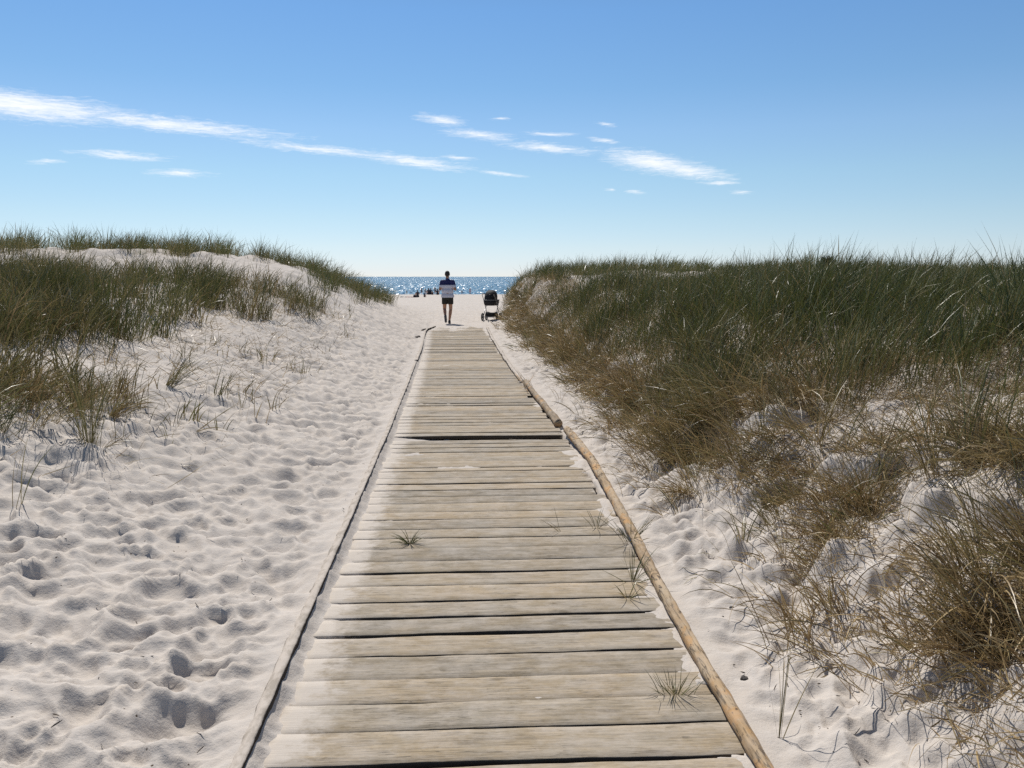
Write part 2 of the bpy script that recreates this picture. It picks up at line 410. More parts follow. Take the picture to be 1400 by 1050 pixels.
# ------------------------------------------------------------------ boardwalk
def build_boardwalk():
    root = empty('boardwalk', (0, 0, 0))
    tag(root, 'weathered grey brown plank boardwalk running through the sand to the beach', 'boardwalk')
    r = np.random.default_rng(3)
    Vs, Fs, Rn, En = [], [], [], []; nv = 0
    y = -1.2; prof = None
    NS = 40
    while y < 29.0:
        w = r.uniform(.172, .20); gap = r.uniform(.010, .026)
        if abs(y - 8.2) < .11: gap = .19                                    # a plank is missing here
        yc = y + w / 2
        L = float(deck_l(yc)) + r.normal(0, .008) + .015; Rr = float(deck_r(yc)) - .008 + r.normal(0, .018)
        if 9.2 < y < 12.6: Rr -= abs(r.normal(.02, .05))
        xs = np.linspace(L, Rr, NS)
        th = .036; ch = .003
        tilt = r.normal(0, .0028); dz = r.normal(0, .0018); sd = int(r.integers(1000))
        e0 = .006 * fbm(xs * 3.1, np.full(NS, sd * 1.7), 201, 3); e1 = .006 * fbm(xs * 3.1, np.full(NS, sd * 2.3 + 5), 202, 3)
        warp = .003 * perlin(xs * 1.4, np.full(NS, sd * .77), 203)
        sk = r.normal(0, .004)                                              # slightly out of square
        P = []
        for (py, pz) in ((0, -th), (0, -ch), (ch, 0), (.25, .0003), (.5, .0004), (.75, .0003), (-ch, 0), (1, -ch), (1, -th)):
            if py == ch: yy = y + e0 + ch
            elif py == -ch: yy = y + w + e1 - ch
            elif py in (0,): yy = y + e0
            elif py == 1: yy = y + w + e1
            else: yy = y + py * w
            yy = yy + sk * (xs - .1)
            zz = pz + dz + warp + tilt * ((yy - yc) / w) * 2
            P.append(np.stack([xs, yy, zz], 1))
        P = np.stack(P, 0); k = P.shape[0]                                   # k, NS, 3
        Vs.append(P.reshape(-1, 3)); En.append(np.tile(np.minimum(xs - L, (Rr - xs) * 2.2 + .12), k))
        for a in range(k):
            b = (a + 1) % k
            j = np.arange(NS - 1)
            Fs.append(np.stack([nv + a * NS + j, nv + a * NS + j + 1, nv + b * NS + j + 1, nv + b * NS + j], 1))
        for e in (0, NS - 1):                                                # end caps as quads between opposite profile points
            idx = [nv + a * NS + e for a in range(k)]
            qs = [(0, 1, 7, 8), (1, 2, 6, 7), (2, 3, 5, 6), (3, 4, 5, 5)]
            for q in qs[:3]:
                q = [idx[u] for u in q]; Fs.append(np.array([q if e == 0 else q[::-1]]))
        nv += k * NS; Rn.append(np.full(k * NS, r.uniform()))
        y += w + gap
    me = mesh_np('deck', np.vstack(Vs), np.vstack(Fs), False, {'rnd': np.concatenate(Rn), 'end': np.concatenate(En)})
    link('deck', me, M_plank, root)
    def log(name, pts, rad, mat, label, seed, flat=0., taper=(1, 1), step=.03, rag=0., sides=18):
        pts = np.array(pts, float); d = np.r_[0, np.cumsum(np.linalg.norm(np.diff(pts, axis=0), axis=1))]
        n = int(d[-1] / step); s = np.linspace(0, d[-1], n)
        c = np.stack([np.interp(s, d, pts[:, i]) for i in range(3)], 1)
        kern = np.ones(9) / 9
        for i in (0, 2): c[4:-4, i] = np.convolve(c[:, i], kern, 'same')[4:-4]
        c[:, 0] += (.003 if flat else .005) * perlin(s * .8, np.full(n, seed * 3.3), seed)
        ang = np.linspace(0, 2 * np.pi, sides, endpoint=False)
        S, Aa = np.meshgrid(s, ang, indexing='ij')
        rr = rad * (1 + (.5 if flat else 1.) * .20 * fbm(S * 1.6, np.cos(Aa) * 1.6 + seed, seed + 1, 3) + .13 * fbm(S * 9, np.cos(Aa) * 3.1 + np.sin(Aa), seed + 2, 4))
        rr = rr * np.interp(S, [0, d[-1]], taper)
        cx = np.cos(Aa) * rr; cz = np.sin(Aa) * rr
        if flat: cx = np.minimum(cx, rad * flat)                            # a split face towards the deck
        X = c[:, 0:1] + cx; Z = c[:, 2:3] + cz; Yy = np.repeat(c[:, 1:2], sides, 1)
        if rag:
            Yy[-6:] += rag * np.abs(fbm(Aa[-6:] * 3, S[-6:], seed + 5, 2)); Yy[:3] -= rag * .3 * np.abs(perlin(Aa[:3] * 3, S[:3], seed + 6))
        V = np.stack([X, Yy, Z], -1).reshape(-1, 3)
        i = np.arange(n - 1)[:, None] * sides; j = np.arange(sides)[None, :]; j2 = (j + 1) % sides
        F = np.stack([i + j, i + j2, i + sides + j2, i + sides + j], -1).reshape(-1, 4)
        V = np.vstack([V, c[0], c[-1]]); a0 = len(V) - 2
        jj = np.arange(0, sides, 2)
        F = np.vstack([F, np.stack([np.full(len(jj), a0), (jj + 2) % sides, jj + 1, jj], 1), np.stack([np.full(len(jj), a0 + 1), (n - 1) * sides + jj, (n - 1) * sides + jj + 1, (n - 1) * sides + (jj + 2) % sides], 1)])
        o = link(name, mesh_np(name, V, F, True, {'rnd': np.full(len(V), (seed * .37) % 1)}), mat, root)
        if label: o['label'] = label
        return o
    ys = [0.6, 2.6, 5, 8.3, 12, 15.6]
    log('edge_log', [(float(deck_l(v)) - .03, v, .024) for v in ys], .044, M_rail, 'long dark rail along the left edge half sunk in sand', 11, .35)
    log('edge_log', [(float(deck_l(v)) - .03 + dx, v, z) for v, dx, z in ((15.8, 0, .03), (18, .01, .03), (20, -.0, .025), (21.4, 0, .012), (24.3, .02, .03), (25.5, .05, .025), (27.2, .28, .005))], .045, M_rail, 'far left rail curving in at its end', 12, .6)
    log('edge_log', [(1.0, .8, .025), (.975, 2.6, .027), (.99, 3.4, .03), (1.015, 4.2, .035), (1.07, 5.6, .038), (1.11, 7.0, .045), (1.10, 7.7, .05), (1.06, 8.45, .06)], .034, M_log, 'long peeled tan log along the near right edge', 13, 0, (.66, 1.12), rag=.05)
    log('edge_log', [(1.035, 8.95, .04), (1.01, 10.0, .04), (.965, 11.2, .05), (.945, 12.1, .06), (.935, 12.4, .065)], .043, M_log, 'short tan log with a splintered far end', 14, 0, (1, .75), rag=.12)
    log('edge_log', [(.90, 12.75, .0), (.885, 14., .012), (.83, 16.6, .016), (.79, 20.5, .018), (.775, 22.5, .012), (.78, 25.5, .008), (.80, 26.8, -.005)], .036, M_rail, 'far right rail nearly buried in sand', 15)
    # splinters standing at the broken end
    r = np.random.default_rng(5); V = []; F = []
    for k in range(26):
        b = np.array([.925 + r.normal(0, .035), 12.2 + r.normal(0, .28), .02 + r.uniform(0, .05)])
        dv = np.array([r.normal(-.15, .3), r.normal(.55, .5), r.uniform(.1, .7)]); dv = dv / np.linalg.norm(dv) * r.uniform(.10, .28)
        sd = np.cross(dv, (0, 0, 1.)); sd = sd / np.linalg.norm(sd) * r.uniform(.006, .014); up = np.array([0, 0, .006])
        i0 = len(V); V += [b - sd, b + sd, b + up * 2, b + dv]
        F += [(i0, i0 + 1, i0 + 3), (i0 + 1, i0 + 2, i0 + 3), (i0 + 2, i0, i0 + 3)]
    o = link('splinters', mesh_np('splinters', np.array(V), np.array(F), False, {'rnd': np.full(len(V), .4)}), M_log, root)
    return root
build_boardwalk()

# ------------------------------------------------------------------ grass
def blades(P, az, tilt0, bend, L, W, tint, seed, K=4, head=None, tone=None):
    """ribbon blades -> V, F, tint, rnd"""
    r = np.random.default_rng(seed); N = len(P)
    s = np.linspace(0, 1, K + 1)
    tilt = tilt0[:, None] + bend[:, None] * s[None, :] ** 1.4
    tilt = np.minimum(tilt, R(128))
    tm = .5 * (tilt[:, 1:] + tilt[:, :-1]); step = (L / K)[:, None]
    azs = az[:, None] + r.normal(0, .22, (N, 1)) * s[None, 1:]
    dx = np.sin(tm) * np.cos(azs) * step; dy = np.sin(tm) * np.sin(azs) * step; dz = np.cos(tm) * step
    z0 = np.zeros((N, 1))
    X = P[:, 0:1] + np.hstack([z0, np.cumsum(dx, 1)]); Y = P[:, 1:2] + np.hstack([z0, np.cumsum(dy, 1)]); Z = P[:, 2:3] + np.hstack([z0, np.cumsum(dz, 1)])
    tw = r.uniform(0, np.pi, (N, 1)) + s[None] * r.normal(0, .9, (N, 1))
    ca, sa = np.cos(az)[:, None], np.sin(az)[:, None]; ct, st = np.cos(tilt), np.sin(tilt)
    wx = np.cos(tw) * -sa + np.sin(tw) * ct * ca; wy = np.cos(tw) * ca + np.sin(tw) * ct * sa; wz = -np.sin(tw) * st
    prof = np.interp(s, [0, .25, .7, 1], [.75, 1., .8, .06]) if head is None else np.array(head)
    w = W[:, None] * prof[None] * .5
    V = np.empty((N, K + 1, 2, 3))
    for i, (c, d) in enumerate(((X, wx), (Y, wy), (Z, wz))):
        V[:, :, 0, i] = c - d * w; V[:, :, 1, i] = c + d * w
    b = (np.arange(N) * (K + 1) * 2)[:, None]; k = np.arange(K)[None] * 2
    F = np.stack([b + k, b + k + 1, b + k + 3, b + k + 2], -1).reshape(-1, 4)
    dryroot = np.clip(tint[:, None] + .22 * (1 - s[None]) ** 2 + .12 * s[None] ** 4, 0, 1)
    T = np.repeat(dryroot[:, :, None], 2, 2).ravel()
    tn = r.uniform(0, 1, N)
    if tone is not None: tn = .35 * tn + .65 * tone
    Rn = np.repeat(tn, (K + 1) * 2)
    return V.reshape(-1, 3), F, T, Rn

class Grass:
    def __init__(self): self.V, self.F, self.T, self.R, self.n = [], [], [], [], 0
    def add(self, r):
        V, F, T, Rn = r; self.V.append(V); self.F.append(F + self.n); self.T.append(T); self.R.append(Rn); self.n += len(V)
    def build(self, name, mat, parent=None):
        me = mesh_np(name, np.vstack(self.V), np.vstack(self.F), True, {'tint': np.concatenate(self.T), 'rnd': np.concatenate(self.R)})
        return link(name, me, mat, parent)

def inside(x, y, poly):
    c = np.zeros(x.shape, bool); n = len(poly)
    for i in range(n):
        x1, y1 = poly[i]; x2, y2 = poly[(i + 1) % n]
        if y1 == y2: continue
        c ^= ((y1 > y) != (y2 > y)) & (x < (x2 - x1) * (y - y1) / (y2 - y1) + x1)
    return c

BAND = [(-20, 7.4), (-5.0, 7.7), (-4.45, 8.4), (-4.3, 9.6), (-4.1, 10.6), (-4.25, 12.4), (-4.0, 14.0), (-3.5, 16), (-3.0, 18.2), (-3.2, 19.6), (-4.2, 19.6), (-6, 18.6), (-10, 18.4), (-20, 19)]
NEARL = [(-9, 5.0), (-3.5, 5.5), (-3.1, 5.9), (-3.05, 7.2), (-3.1, 8.0), (-3.6, 8.1), (-4.1, 7.6), (-9, 7.6)]
RIDGE = [(-26, 24.0), (-12.4, 24.3), (-11.9, 25.6), (-11.3, 25.6), (-11.1, 24.9), (-9.2, 25.3), (-7.2, 26.0), (-7.1, 28.5), (-6.5, 28.5), (-4.8, 28.0), (-4.3, 25.5), (-3.9, 23.3), (-3.4, 23.6), (-3.0, 27), (-3.0, 34), (-3.5, 41), (-8, 42), (-26, 40)]
EDGE_Y = [0, 2.5, 3.3, 4.9, 6.0, 7.3, 9.0, 12.8, 17.8, 22, 27, 31, 36, 42]
EDGE_X = [1.6, 1.56, 1.60, 1.78, 1.75, 1.74, 1.76, 1.78, 1.68, 1.56, 1.52, 1.58, 1.62, 2.2]
HOLES = [(2.65, 5.8, .45, .35, 1.), (6.1, 22.6, 1.5, 1.0, .97), (4.4, 20.0, .8, .7, .95), (8.6, 25.6, 1.4, .8, .95), (12.2, 20.6, 2.0, .5, .8), (4.1, 7.9, .8, .45, .8), (2.15, 6.3, .22, .5, .9), (2.5, 10.2, .3, .6, .6), (3.3, 4.9, .5, .3, .7), (2.35, 3.7, .36, .38, .95), (1.9, 3.6, .25, .2, .9), (2.75, 5.35, .7, .36, .95), (3.4, 4.6, .5, .28, .8), (1.75, 4.6, .25, .35, .7), (5.3, 8.6, .7, .3, .5), (2.6, 13.6, .3, .8, .5), (3.0, 17.5, .35, 1.0, .6),
    (-11.7, 25.2, .5, .7, .95), (-12.6, 27, .5, 1., .95), (-13.5, 29, .5, 1.2, .95), (-14.4, 31, .5, 1.2, .95), (-6.6, 26.3, .32, .7, .9), (-7.0, 28, .35, 1., .9), (-7.5, 30, .35, 1., .9), (-8., 32, .35, 1., .9)]
LOW = [(5.4, 20.0, 1.0, 2.6, .65), (7.4, 22.6, 1.1, 1.8, .6), (11.0, 18.5, 1.4, 1.5, .5)]
def gauss_holes(x, y):
    f = np.ones_like(x)
    for hx, hy, a, b, k in HOLES:
        f *= 1 - k * np.exp(-(((x - hx) / a) ** 2 + ((y - hy) / b) ** 2) ** 1.5)
    return f
def edge_r(y): return np.interp(y, EDGE_Y, EDGE_X)

def density(x, y):
    """(how thick the grass stands 0..1, how dry it is 0..1, relative height)"""
    jx = x + .35 * fbm(x * .9, y * .9, 301, 3); jy = y + .45 * fbm(x * .9 + 40, y * .9, 303, 3)
    s = x - edge_r(y) + .22 * fbm(y * 1.4, x * .7, 305, 3)
    right = sstep(-.02, .22, s) * (x > 0) * gauss_holes(x, y) * (1 - sstep(40, 46, y))
    nearf = 1 - sstep(5.6, 6.6, y + .9 * (x - 2.6)) * 1.
    nearf = nearf * (1 - sstep(3.2, 4.6, x))
    right = right * (1 - .58 * nearf)
    dryr = np.clip(.16 + .85 * (1 - sstep(.08, .75, s + .40 * fbm(x * .8, y * .8, 307, 3))) + .28 * fbm(x * .5, y * .5, 309, 3) + .3 * nearf - .25 * sstep(2.8, 3.8, x) * (1 - sstep(9, 14, y)), .02, 1)
    for lx, ly, la, lb, lk in LOW: hr_low = (1 - lk * np.exp(-((x - lx) / la) ** 2 - ((y - ly) / lb) ** 2)) * (1. if lx == LOW[0][0] else hr_low)
    dryr = dryr * (1 - .62 * sstep(21, 28, y))
    hr = (.66 + .34 * sstep(.1, .7, s)) * (.80 + .34 * fbm(x * .35, y * .35, 317, 3)) * (1 - .12 * sstep(12, 22, y)) * hr_low * (1 + .16 * sstep(2.6, 4., x) * (1 - sstep(8, 11, y))) * (1 - .16 * sstep(5, 9, x))
    b = inside(jx, jy, BAND); n = inside(jx, jy, NEARL); g = inside(jx, jy, RIDGE)
    sp = (x < -2.0 - .035 * (y - 8) + .3 * perlin(y * .5, x * .5, 311)) & (x > -6.5) & (y > 6.2) & (y < 21.5)
    left = np.where(b, 1., np.where(n, .55, np.where(g, .95, np.where(sp, .055, 0.))))
    left = left * (x < 0) * gauss_holes(x, y)
    left = left * np.where(b, 1 - .75 * sstep(.0, .55, fbm(x * .7, y * .6, 313, 3)), 1)
    dryl = np.where(n, .46, np.where(b, .34, np.where(g, .16, .55))) + .30 * fbm(x * .5, y * .4, 315, 3)
    hl = np.where(n, .55, np.where(b, .76, np.where(g, .90, .36)))
    d = np.where(x > 0, right, left)
    return d, np.clip(np.where(x > 0, dryr, dryl), 0, 1), np.where(x > 0, hr, hl)

G_left, G_right = Grass(), Grass()
STALK = [.35, .3, .25, .22, .5, .62, .1]
def grow(band, seed):
    y0, y1, x0, x1, per_m2, nb, width, K = band[:8]
    r = np.random.default_rng(seed)
    n = int((x1 - x0) * (y1 - y0) * per_m2)
    x = r.uniform(x0, x1, n); y = r.uniform(y0, y1, n)
    d, dry, hgt = density(x, y)
    clump = sstep(-.55, .35, fbm(x * 1.1, y * 1.1, 321, 3))
    rr = np.hypot(x, y)
    keep = (r.uniform(size=n) < d * (.26 + .74 * clump) * np.where((y > 23) & (x < 0), .68 + .32 * sstep(-.25, .2, fbm(x * .9, y * .4, 323, 2)), 1)) & (rr >= band[8]) & (rr < band[9]) & (np.abs(np.arctan2(x, y) - YAW) < R(43))
    x, y, dry, hgt, d = x[keep], y[keep], dry[keep], hgt[keep], d[keep]
    m = len(x)
    size = r.uniform(.40, 1.28, m); tone = r.uniform(size=m) ** 1.1
    idx = np.repeat(np.arange(m), np.maximum(3, (nb * size * (.5 + .5 * d)).astype(int)))
    N = len(idx)
    az = r.uniform(0, 2 * np.pi, N); rad = np.abs(r.normal(0, 1, N)) * .06 * (1 + rr[keep][idx] * .03)
    px = x[idx] + np.cos(az) * rad; py = y[idx] + np.sin(az) * rad
    pz = ground_height(px, py, False) - .02
    # the wind leans everything a little to the right and away from the sea
    lean = r.normal(0, 1, N)
    wind = np.arctan2(-.25, 1.0)
    az2 = np.where(r.uniform(size=N) < .55, az, wind + r.normal(0, .8, N))
    tint = np.clip(dry[idx] + r.normal(0, .20, m)[idx] + r.normal(0, .13, N), 0, 1); tint = np.where(r.uniform(size=N) < .07, np.clip(tint + .5, 0, 1), tint)
    tint = np.where((r.uniform(size=N) < .35) & (tint > .3), tint * .35, tint)
    L = (.40 + .48 * r.uniform(size=N) ** 1.4) * hgt[idx] * (.66 + .50 * size[idx])
    t0 = np.abs(r.normal(0, .25, N)) + .35 * tint * r.uniform(size=N); bd = np.abs(r.normal(.5, .5, N)) + .5 * tint * r.uniform(size=N)
    W = width * r.uniform(.6, 1.25, N)
    P = np.stack([px, py, pz], 1)
    for sel, G in ((px > 0, G_right), (px <= 0, G_left)):
        if sel.any(): G.add(blades(P[sel], az2[sel], t0[sel], bd[sel], L[sel], W[sel], tint[sel], seed + 1, K, None, tone[idx][sel]))
    # seed stalks rise above the leaves
    q = (r.uniform(size=m) < .05) & (dry < .5)
    if q.any():
        k = q.sum(); Pq = np.stack([x[q], y[q], ground_height(x[q], y[q], False)], 1)
        res = blades(Pq, r.uniform(0, 6.28, k), np.abs(r.normal(0, .09, k)), np.abs(r.normal(0, .10, k)), r.uniform(.68, 1.02, k) * hgt[q], np.full(k, width * 1.7), np.full(k, .75), seed + 2, 6, STALK)
        for side, G in ((Pq[:, 0] > 0, G_right), (Pq[:, 0] <= 0, G_left)):
            if side.any():
                s14 = np.repeat(side, 14)
                Vq, Fq, Tq, Rq = res; nn = side.sum()
                bq = (np.arange(nn) * 14)[:, None]; kk = np.arange(6)[None] * 2
                G.add((Vq[s14], np.stack([bq + kk, bq + kk + 1, bq + kk + 3, bq + kk + 2], -1).reshape(-1, 4), Tq[s14], Rq[s14]))
# y0, y1, x0, x1, clumps per m2, blades, blade width, segments, nearest, farthest
for i, bnd in enumerate([
    (1.6, 8.0, 1.4, 7.5, 50, 18, .0058, 5, 1.6, 7.5), (4.5, 8.2, -7.5, -1.6, 46, 20, .0056, 5, 1.6, 7.5),
    (5.0, 13.5, 1.4, 12.5, 54, 18, .0092, 4, 7.5, 13.0), (4.5, 13.2, -11, -1.6, 54, 18, .0090, 4, 7.5, 13.0),
    (9, 22, 1.3, 19, 30, 18, .0105, 4, 13., 22.), (9, 22, -17, -1.5, 30, 18, .0100, 4, 13., 22.),
    (14, 46, 1.2, 34, 12, 17, .0115, 3, 22., 46.), (17, 44, -26, -2, 13, 17, .0115, 3, 22., 46.)]):
    grow(bnd, 500 + i * 10)

# dead, flattened stems and litter on the near right bank and under the left patch
def litter(n, x0, x1, y0, y1, dens, G, seed, lenr=(.10, .38), w=.0036):
    r = np.random.default_rng(seed)
    x = r.uniform(x0, x1, n); y = r.uniform(y0, y1, n)
    k = r.uniform(size=n) < dens(x, y); x, y = x[k], y[k]; N = len(x)
    P = np.stack([x, y, ground_height(x, y) + .006], 1)
    G.add(blades(P, r.uniform(0, 6.28, N), np.clip(r.normal(1.15, .3, N), .2, 1.5), r.normal(.25, .35, N), r.uniform(*lenr, N), w * r.uniform(.5, 1.3, N), np.clip(r.normal(.85, .2, N), .2, 1), seed, 4))
litter(100000, 1.45, 5.0, 1.9, 9.0, lambda x, y: gauss_holes(x, y) * sstep(-.15, .35, x - edge_r(y)) * (.25 + .75 * sstep(-.1, .5, fbm(x * 2, y * 2, 401, 3))), G_right, 901, (.06, .28), .0044)
litter(30000, 1.4, 3.2, 9.0, 30.0, lambda x, y: sstep(-.1, .25, x - edge_r(y)) * .7, G_right, 902, (.12, .4), .006)
litter(16000, -8.0, -2.0, 5.2, 12.0, lambda x, y: .06 + .8 * inside(x, y, NEARL), G_left, 903)
litter(11000, -4.6, -1.8, 9.0, 20.0, lambda x, y: .30 * sstep(-1.9, -2.6, x), G_left, 904, (.08, .3), .005)

def mat(G, x, y, n, L, w, tint, seed, down=math.pi):
    """matted dry grass sliding down the bank: several small overlapping swirls"""
    r = np.random.default_rng(seed)
    for k in range(6):
        a = r.uniform(0, 6.28); d = abs(r.normal(0, .20))
        m = max(6, int(n / 6 * r.uniform(.5, 1.4)))
        tuft(G, x + d * math.cos(a), y + 1.3 * d * math.sin(a), m, L * r.uniform(.6, 1.15), .07, r.uniform(.35, 1.15), r.uniform(.4, 1.2), w, float(np.clip(tint + r.normal(0, .16), 0, 1)), seed * 7 + k, down + r.normal(0, .8), r.uniform(.25, .75))

def tuft(G, x, y, n, L, spread, tilt, bend, w, tint, seed, az=None, azs=.8, dz=-.01):
    r = np.random.default_rng(seed)
    a = r.uniform(0, 6.28, n) if az is None else az + r.normal(0, azs, n)
    rad = np.abs(r.normal(0, spread, n)); px = x + np.cos(a) * rad; py = y + np.sin(a) * rad
    P = np.stack([px, py, (np.maximum(ground_height(px, py), -.012) if dz > 0 else ground_height(px, py)) + dz], 1)
    G.add(blades(P, a, np.abs(r.normal(tilt, .22, n)), np.abs(r.normal(bend, .35, n)), L * r.uniform(.55, 1.1, n), w * r.uniform(.7, 1.2, n), np.clip(tint + r.normal(0, .18, n), 0, 1), seed, 6))

# dry fringe along the whole foot of the right bank, hanging down towards the path
_r = np.random.default_rng(61); _y = 2.3; _k = 0
while _y < 31:
    for _q in range(2):
        _x = float(edge_r(_y)) + _r.uniform(-.06 if _y < 20 else .08, .42)
        if _r.uniform() < (.62 if _y < 6.2 else .92):
            mat(G_right, _x, _y + _r.uniform(-.15, .15), 62 if _y < 7 else 52, _r.uniform(.22, .46) if _y < 6.2 else _r.uniform(.32, .62), .0052 if _y < 7 else .0052 + .0004 * (_y - 7), float(np.clip(_r.normal(.72, .2), .1, 1)), 3000 + _k)
        _k += 1
    _y += .16 + .010 * _y
# bushy dry clumps hanging over the right bank
for k, (x, y, n, L, ti, t0, bd) in enumerate([
    (1.98, 6.75, 520, .78, .55, .35, .7), (2.15, 7.1, 420, .85, .45, .3, .6), (1.85, 7.05, 260, .6, .75, .7, .8), (2.45, 6.5, 300, .7, .8, .45, .7), (2.75, 6.45, 300, .75, .7, .4, .6),
    (2.0, 4.15, 330, .34, .92, .6, .9), (2.2, 4.4, 260, .38, .95, .6, .8), (2.1, 5.1, 260, .40, .85, .5, .8), (2.35, 5.3, 240, .5, .8, .5, .7), (1.95, 5.6, 160, .34, .9, .6, .8),
    (1.95, 2.95, 420, .42, .88, .6, .9), (2.12, 2.8, 400, .46, .85, .6, .9), (2.3, 3.05, 300, .5, .7, .5, .8), (1.85, 3.3, 160, .24, .9, .8, .8), (1.72, 3.5, 120, .2, .9, .8, .8),
    (2.75, 3.9, 330, .55, .75, .5, .8), (3.0, 4.3, 330, .62, .55, .45, .7), (2.6, 4.5, 200, .5, .8, .5, .8), (2.5, 3.3, 260, .55, .7, .5, .8),
    (1.98, 9.1, 320, .6, .75, .5, .9), (2.0, 10.4, 300, .6, .8, .5, .9), (2.0, 12.2, 320, .65, .75, .45, .9), (2.0, 14.5, 320, .6, .8, .45, .9), (1.9, 17.0, 320, .6, .8, .5, .9)]):
    mat(G_right, x, y, int(n * .72), L, .0052 if y < 8 else .0082, ti, 1000 + k)
for k, (x, y, n, L, ti) in enumerate([(-3.3, 6.9, 260, .45, .7), (-3.7, 7.2, 300, .5, .5), (-3.15, 7.5, 300, .5, .7), (-3.6, 6.3, 350, .6, .45), (-3.4, 5.9, 240, .6, .3), (-4.2, 6.8, 400, .65, .5), (-3.1, 6.5, 120, .5, .4)]):
    mat(G_left, x, y, int(n * .75), L, .0054, ti, 1100 + k, .3)

og = G_right.build('dune_grass', M_grass)
tag(og, 'dense green marram grass with a brown dry fringe covering the right dune', 'grass', kind='stuff')
og = G_left.build('dune_grass', M_grass)
tag(og, 'patches of green brown marram grass on the left dune with bare sand between', 'grass', kind='stuff')

# single plants one can point at
def plant(name, label, cat, builder, group=None):
    G = Grass(); builder(G); o = G.build(name, M_grass); tag(o, label, cat, group)
    return o
plant('grass_tuft', 'tall upright marram tuft alone on the left sand slope casting a shadow', 'grass tuft', lambda G: tuft(G, -2.72, 6.2, 70, .80, .035, .16, .28, .0042, .25, 1201))
plant('grass_tuft', 'low leaning green tuft higher on the left sand slope beyond the tall tuft', 'grass tuft', lambda G: tuft(G, -3.0, 8.6, 60, .55, .05, .75, .3, .005, .35, 1202, .35, .45))
plant('grass_tuft', 'small flat rosette of grass growing through the boardwalk near its left half', 'grass tuft', lambda G: tuft(G, -.33, 5.0, 55, .115, .012, .9, .5, .0035, .2, 1203, dz=.008))
plant('grass_tuft', 'small fan of grass in a plank seam near the right log', 'grass tuft', lambda G: tuft(G, .82, 3.06, 44, .11, .035, .55, .35, .0028, .15, 1204, dz=.012))
plant('grass_tuft', 'sparse grass sprig on the sandy planks right beside the peeled log', 'grass tuft', lambda G: tuft(G, .90, 4.28, 22, .22, .025, .6, .3, .0042, .15, 1205, dz=.012))
plant('grass_tuft', 'tiny sprig just nearer than the sparse sprig beside the peeled log', 'grass tuft', lambda G: tuft(G, .83, 4.05, 11, .15, .02, .7, .3, .004, .2, 1206, dz=.012))
plant('grass_tuft', 'grass sprig growing against the peeled log halfway along it', 'grass tuft', lambda G: tuft(G, 1.01, 4.9, 26, .24, .04, .75, .4, .0042, .2, 1207, dz=.03))
plant('grass_tuft', 'two bladed sprig on the planks left of the log sprig', 'grass tuft', lambda G: tuft(G, .86, 5.25, 9, .2, .02, .55, .2, .0045, .25, 1208, dz=.012))
plant('grass_tuft', 'short dark sprig leaning left on the planks, farthest from the peeled log', 'grass tuft', lambda G: tuft(G, .62, 5.2, 9, .16, .02, .9, .2, .003, .4, 1209, 3.0, .5, dz=.012))
plant('grass_tuft', 'flattened straw coloured tuft lying on the sand at the foot of the right bank', 'grass tuft', lambda G: tuft(G, 1.62, 5.75, 130, .30, .06, 1.15, .4, .004, .95, 1210, 3.3, .6))
plant('bare_plant', 'dark bare branching stems rising from the sand right of the log in the foreground', 'plant stem', lambda G: tuft(G, 1.10, 2.72, 6, .40, .010, .55, .10, .0034, .45, 1211, .6, .35))
plant('dry_stalk', 'long thin dark stalk leaning at the left frame edge', 'plant stem', lambda G: tuft(G, -2.58, 4.85, 5, .55, .03, .2, .25, .005, .5, 1212, .3, .4))
plant('dry_stalk', 'thin forked dry stalk lying on the open sand left of the boardwalk', 'plant stem', lambda G: tuft(G, -2.32, 7.3, 5, .48, .015, .95, .2, .006, .4, 1213, .3, .35))

# dark bushy plant on the right crest
def crest_bush():
    root = empty('bush', (7.6, 17.3, float(ground_height(np.array([7.6]), np.array([17.3]), False)[0])))
    tag(root, 'dark pointed bush standing above the grass on the right dune crest', 'bush')
    G = Grass(); r = np.random.default_rng(77); n = 900
    a = r.uniform(0, 6.28, n); h = r.uniform(.05, 1., n); rad = (.20 * (1 - h) ** .6 + .03) * r.uniform(.2, 1, n) * (1 + .4 * np.sin(a * 3 + h * 9))
    P = np.stack([np.cos(a) * rad, np.sin(a) * rad, h * .50], 1)
    G.add(blades(P, a, np.abs(r.normal(.6, .3, n)), r.normal(.2, .3, n), r.uniform(.06, .18, n), np.full(n, .016), np.clip(r.normal(.05, .1, n), 0, 1), 5, 3))
    G.build('foliage', M_bush, root)
    bm = bmesh.new(); bmesh.ops.create_cone(bm, cap_ends=True, segments=8, radius1=.016, radius2=.003, depth=.66, matrix=Matrix.Translation((0, 0, .32)))
    me = bpy.data.meshes.new('stem'); bm.to_mesh(me); bm.free(); link('stem', me, M_stick, root)
M_bush = grass_material('bush_leaves', (.018, .026, .014), (.035, .045, .022), (.05, .04, .02), (.08, .06, .03))
crest_bush()

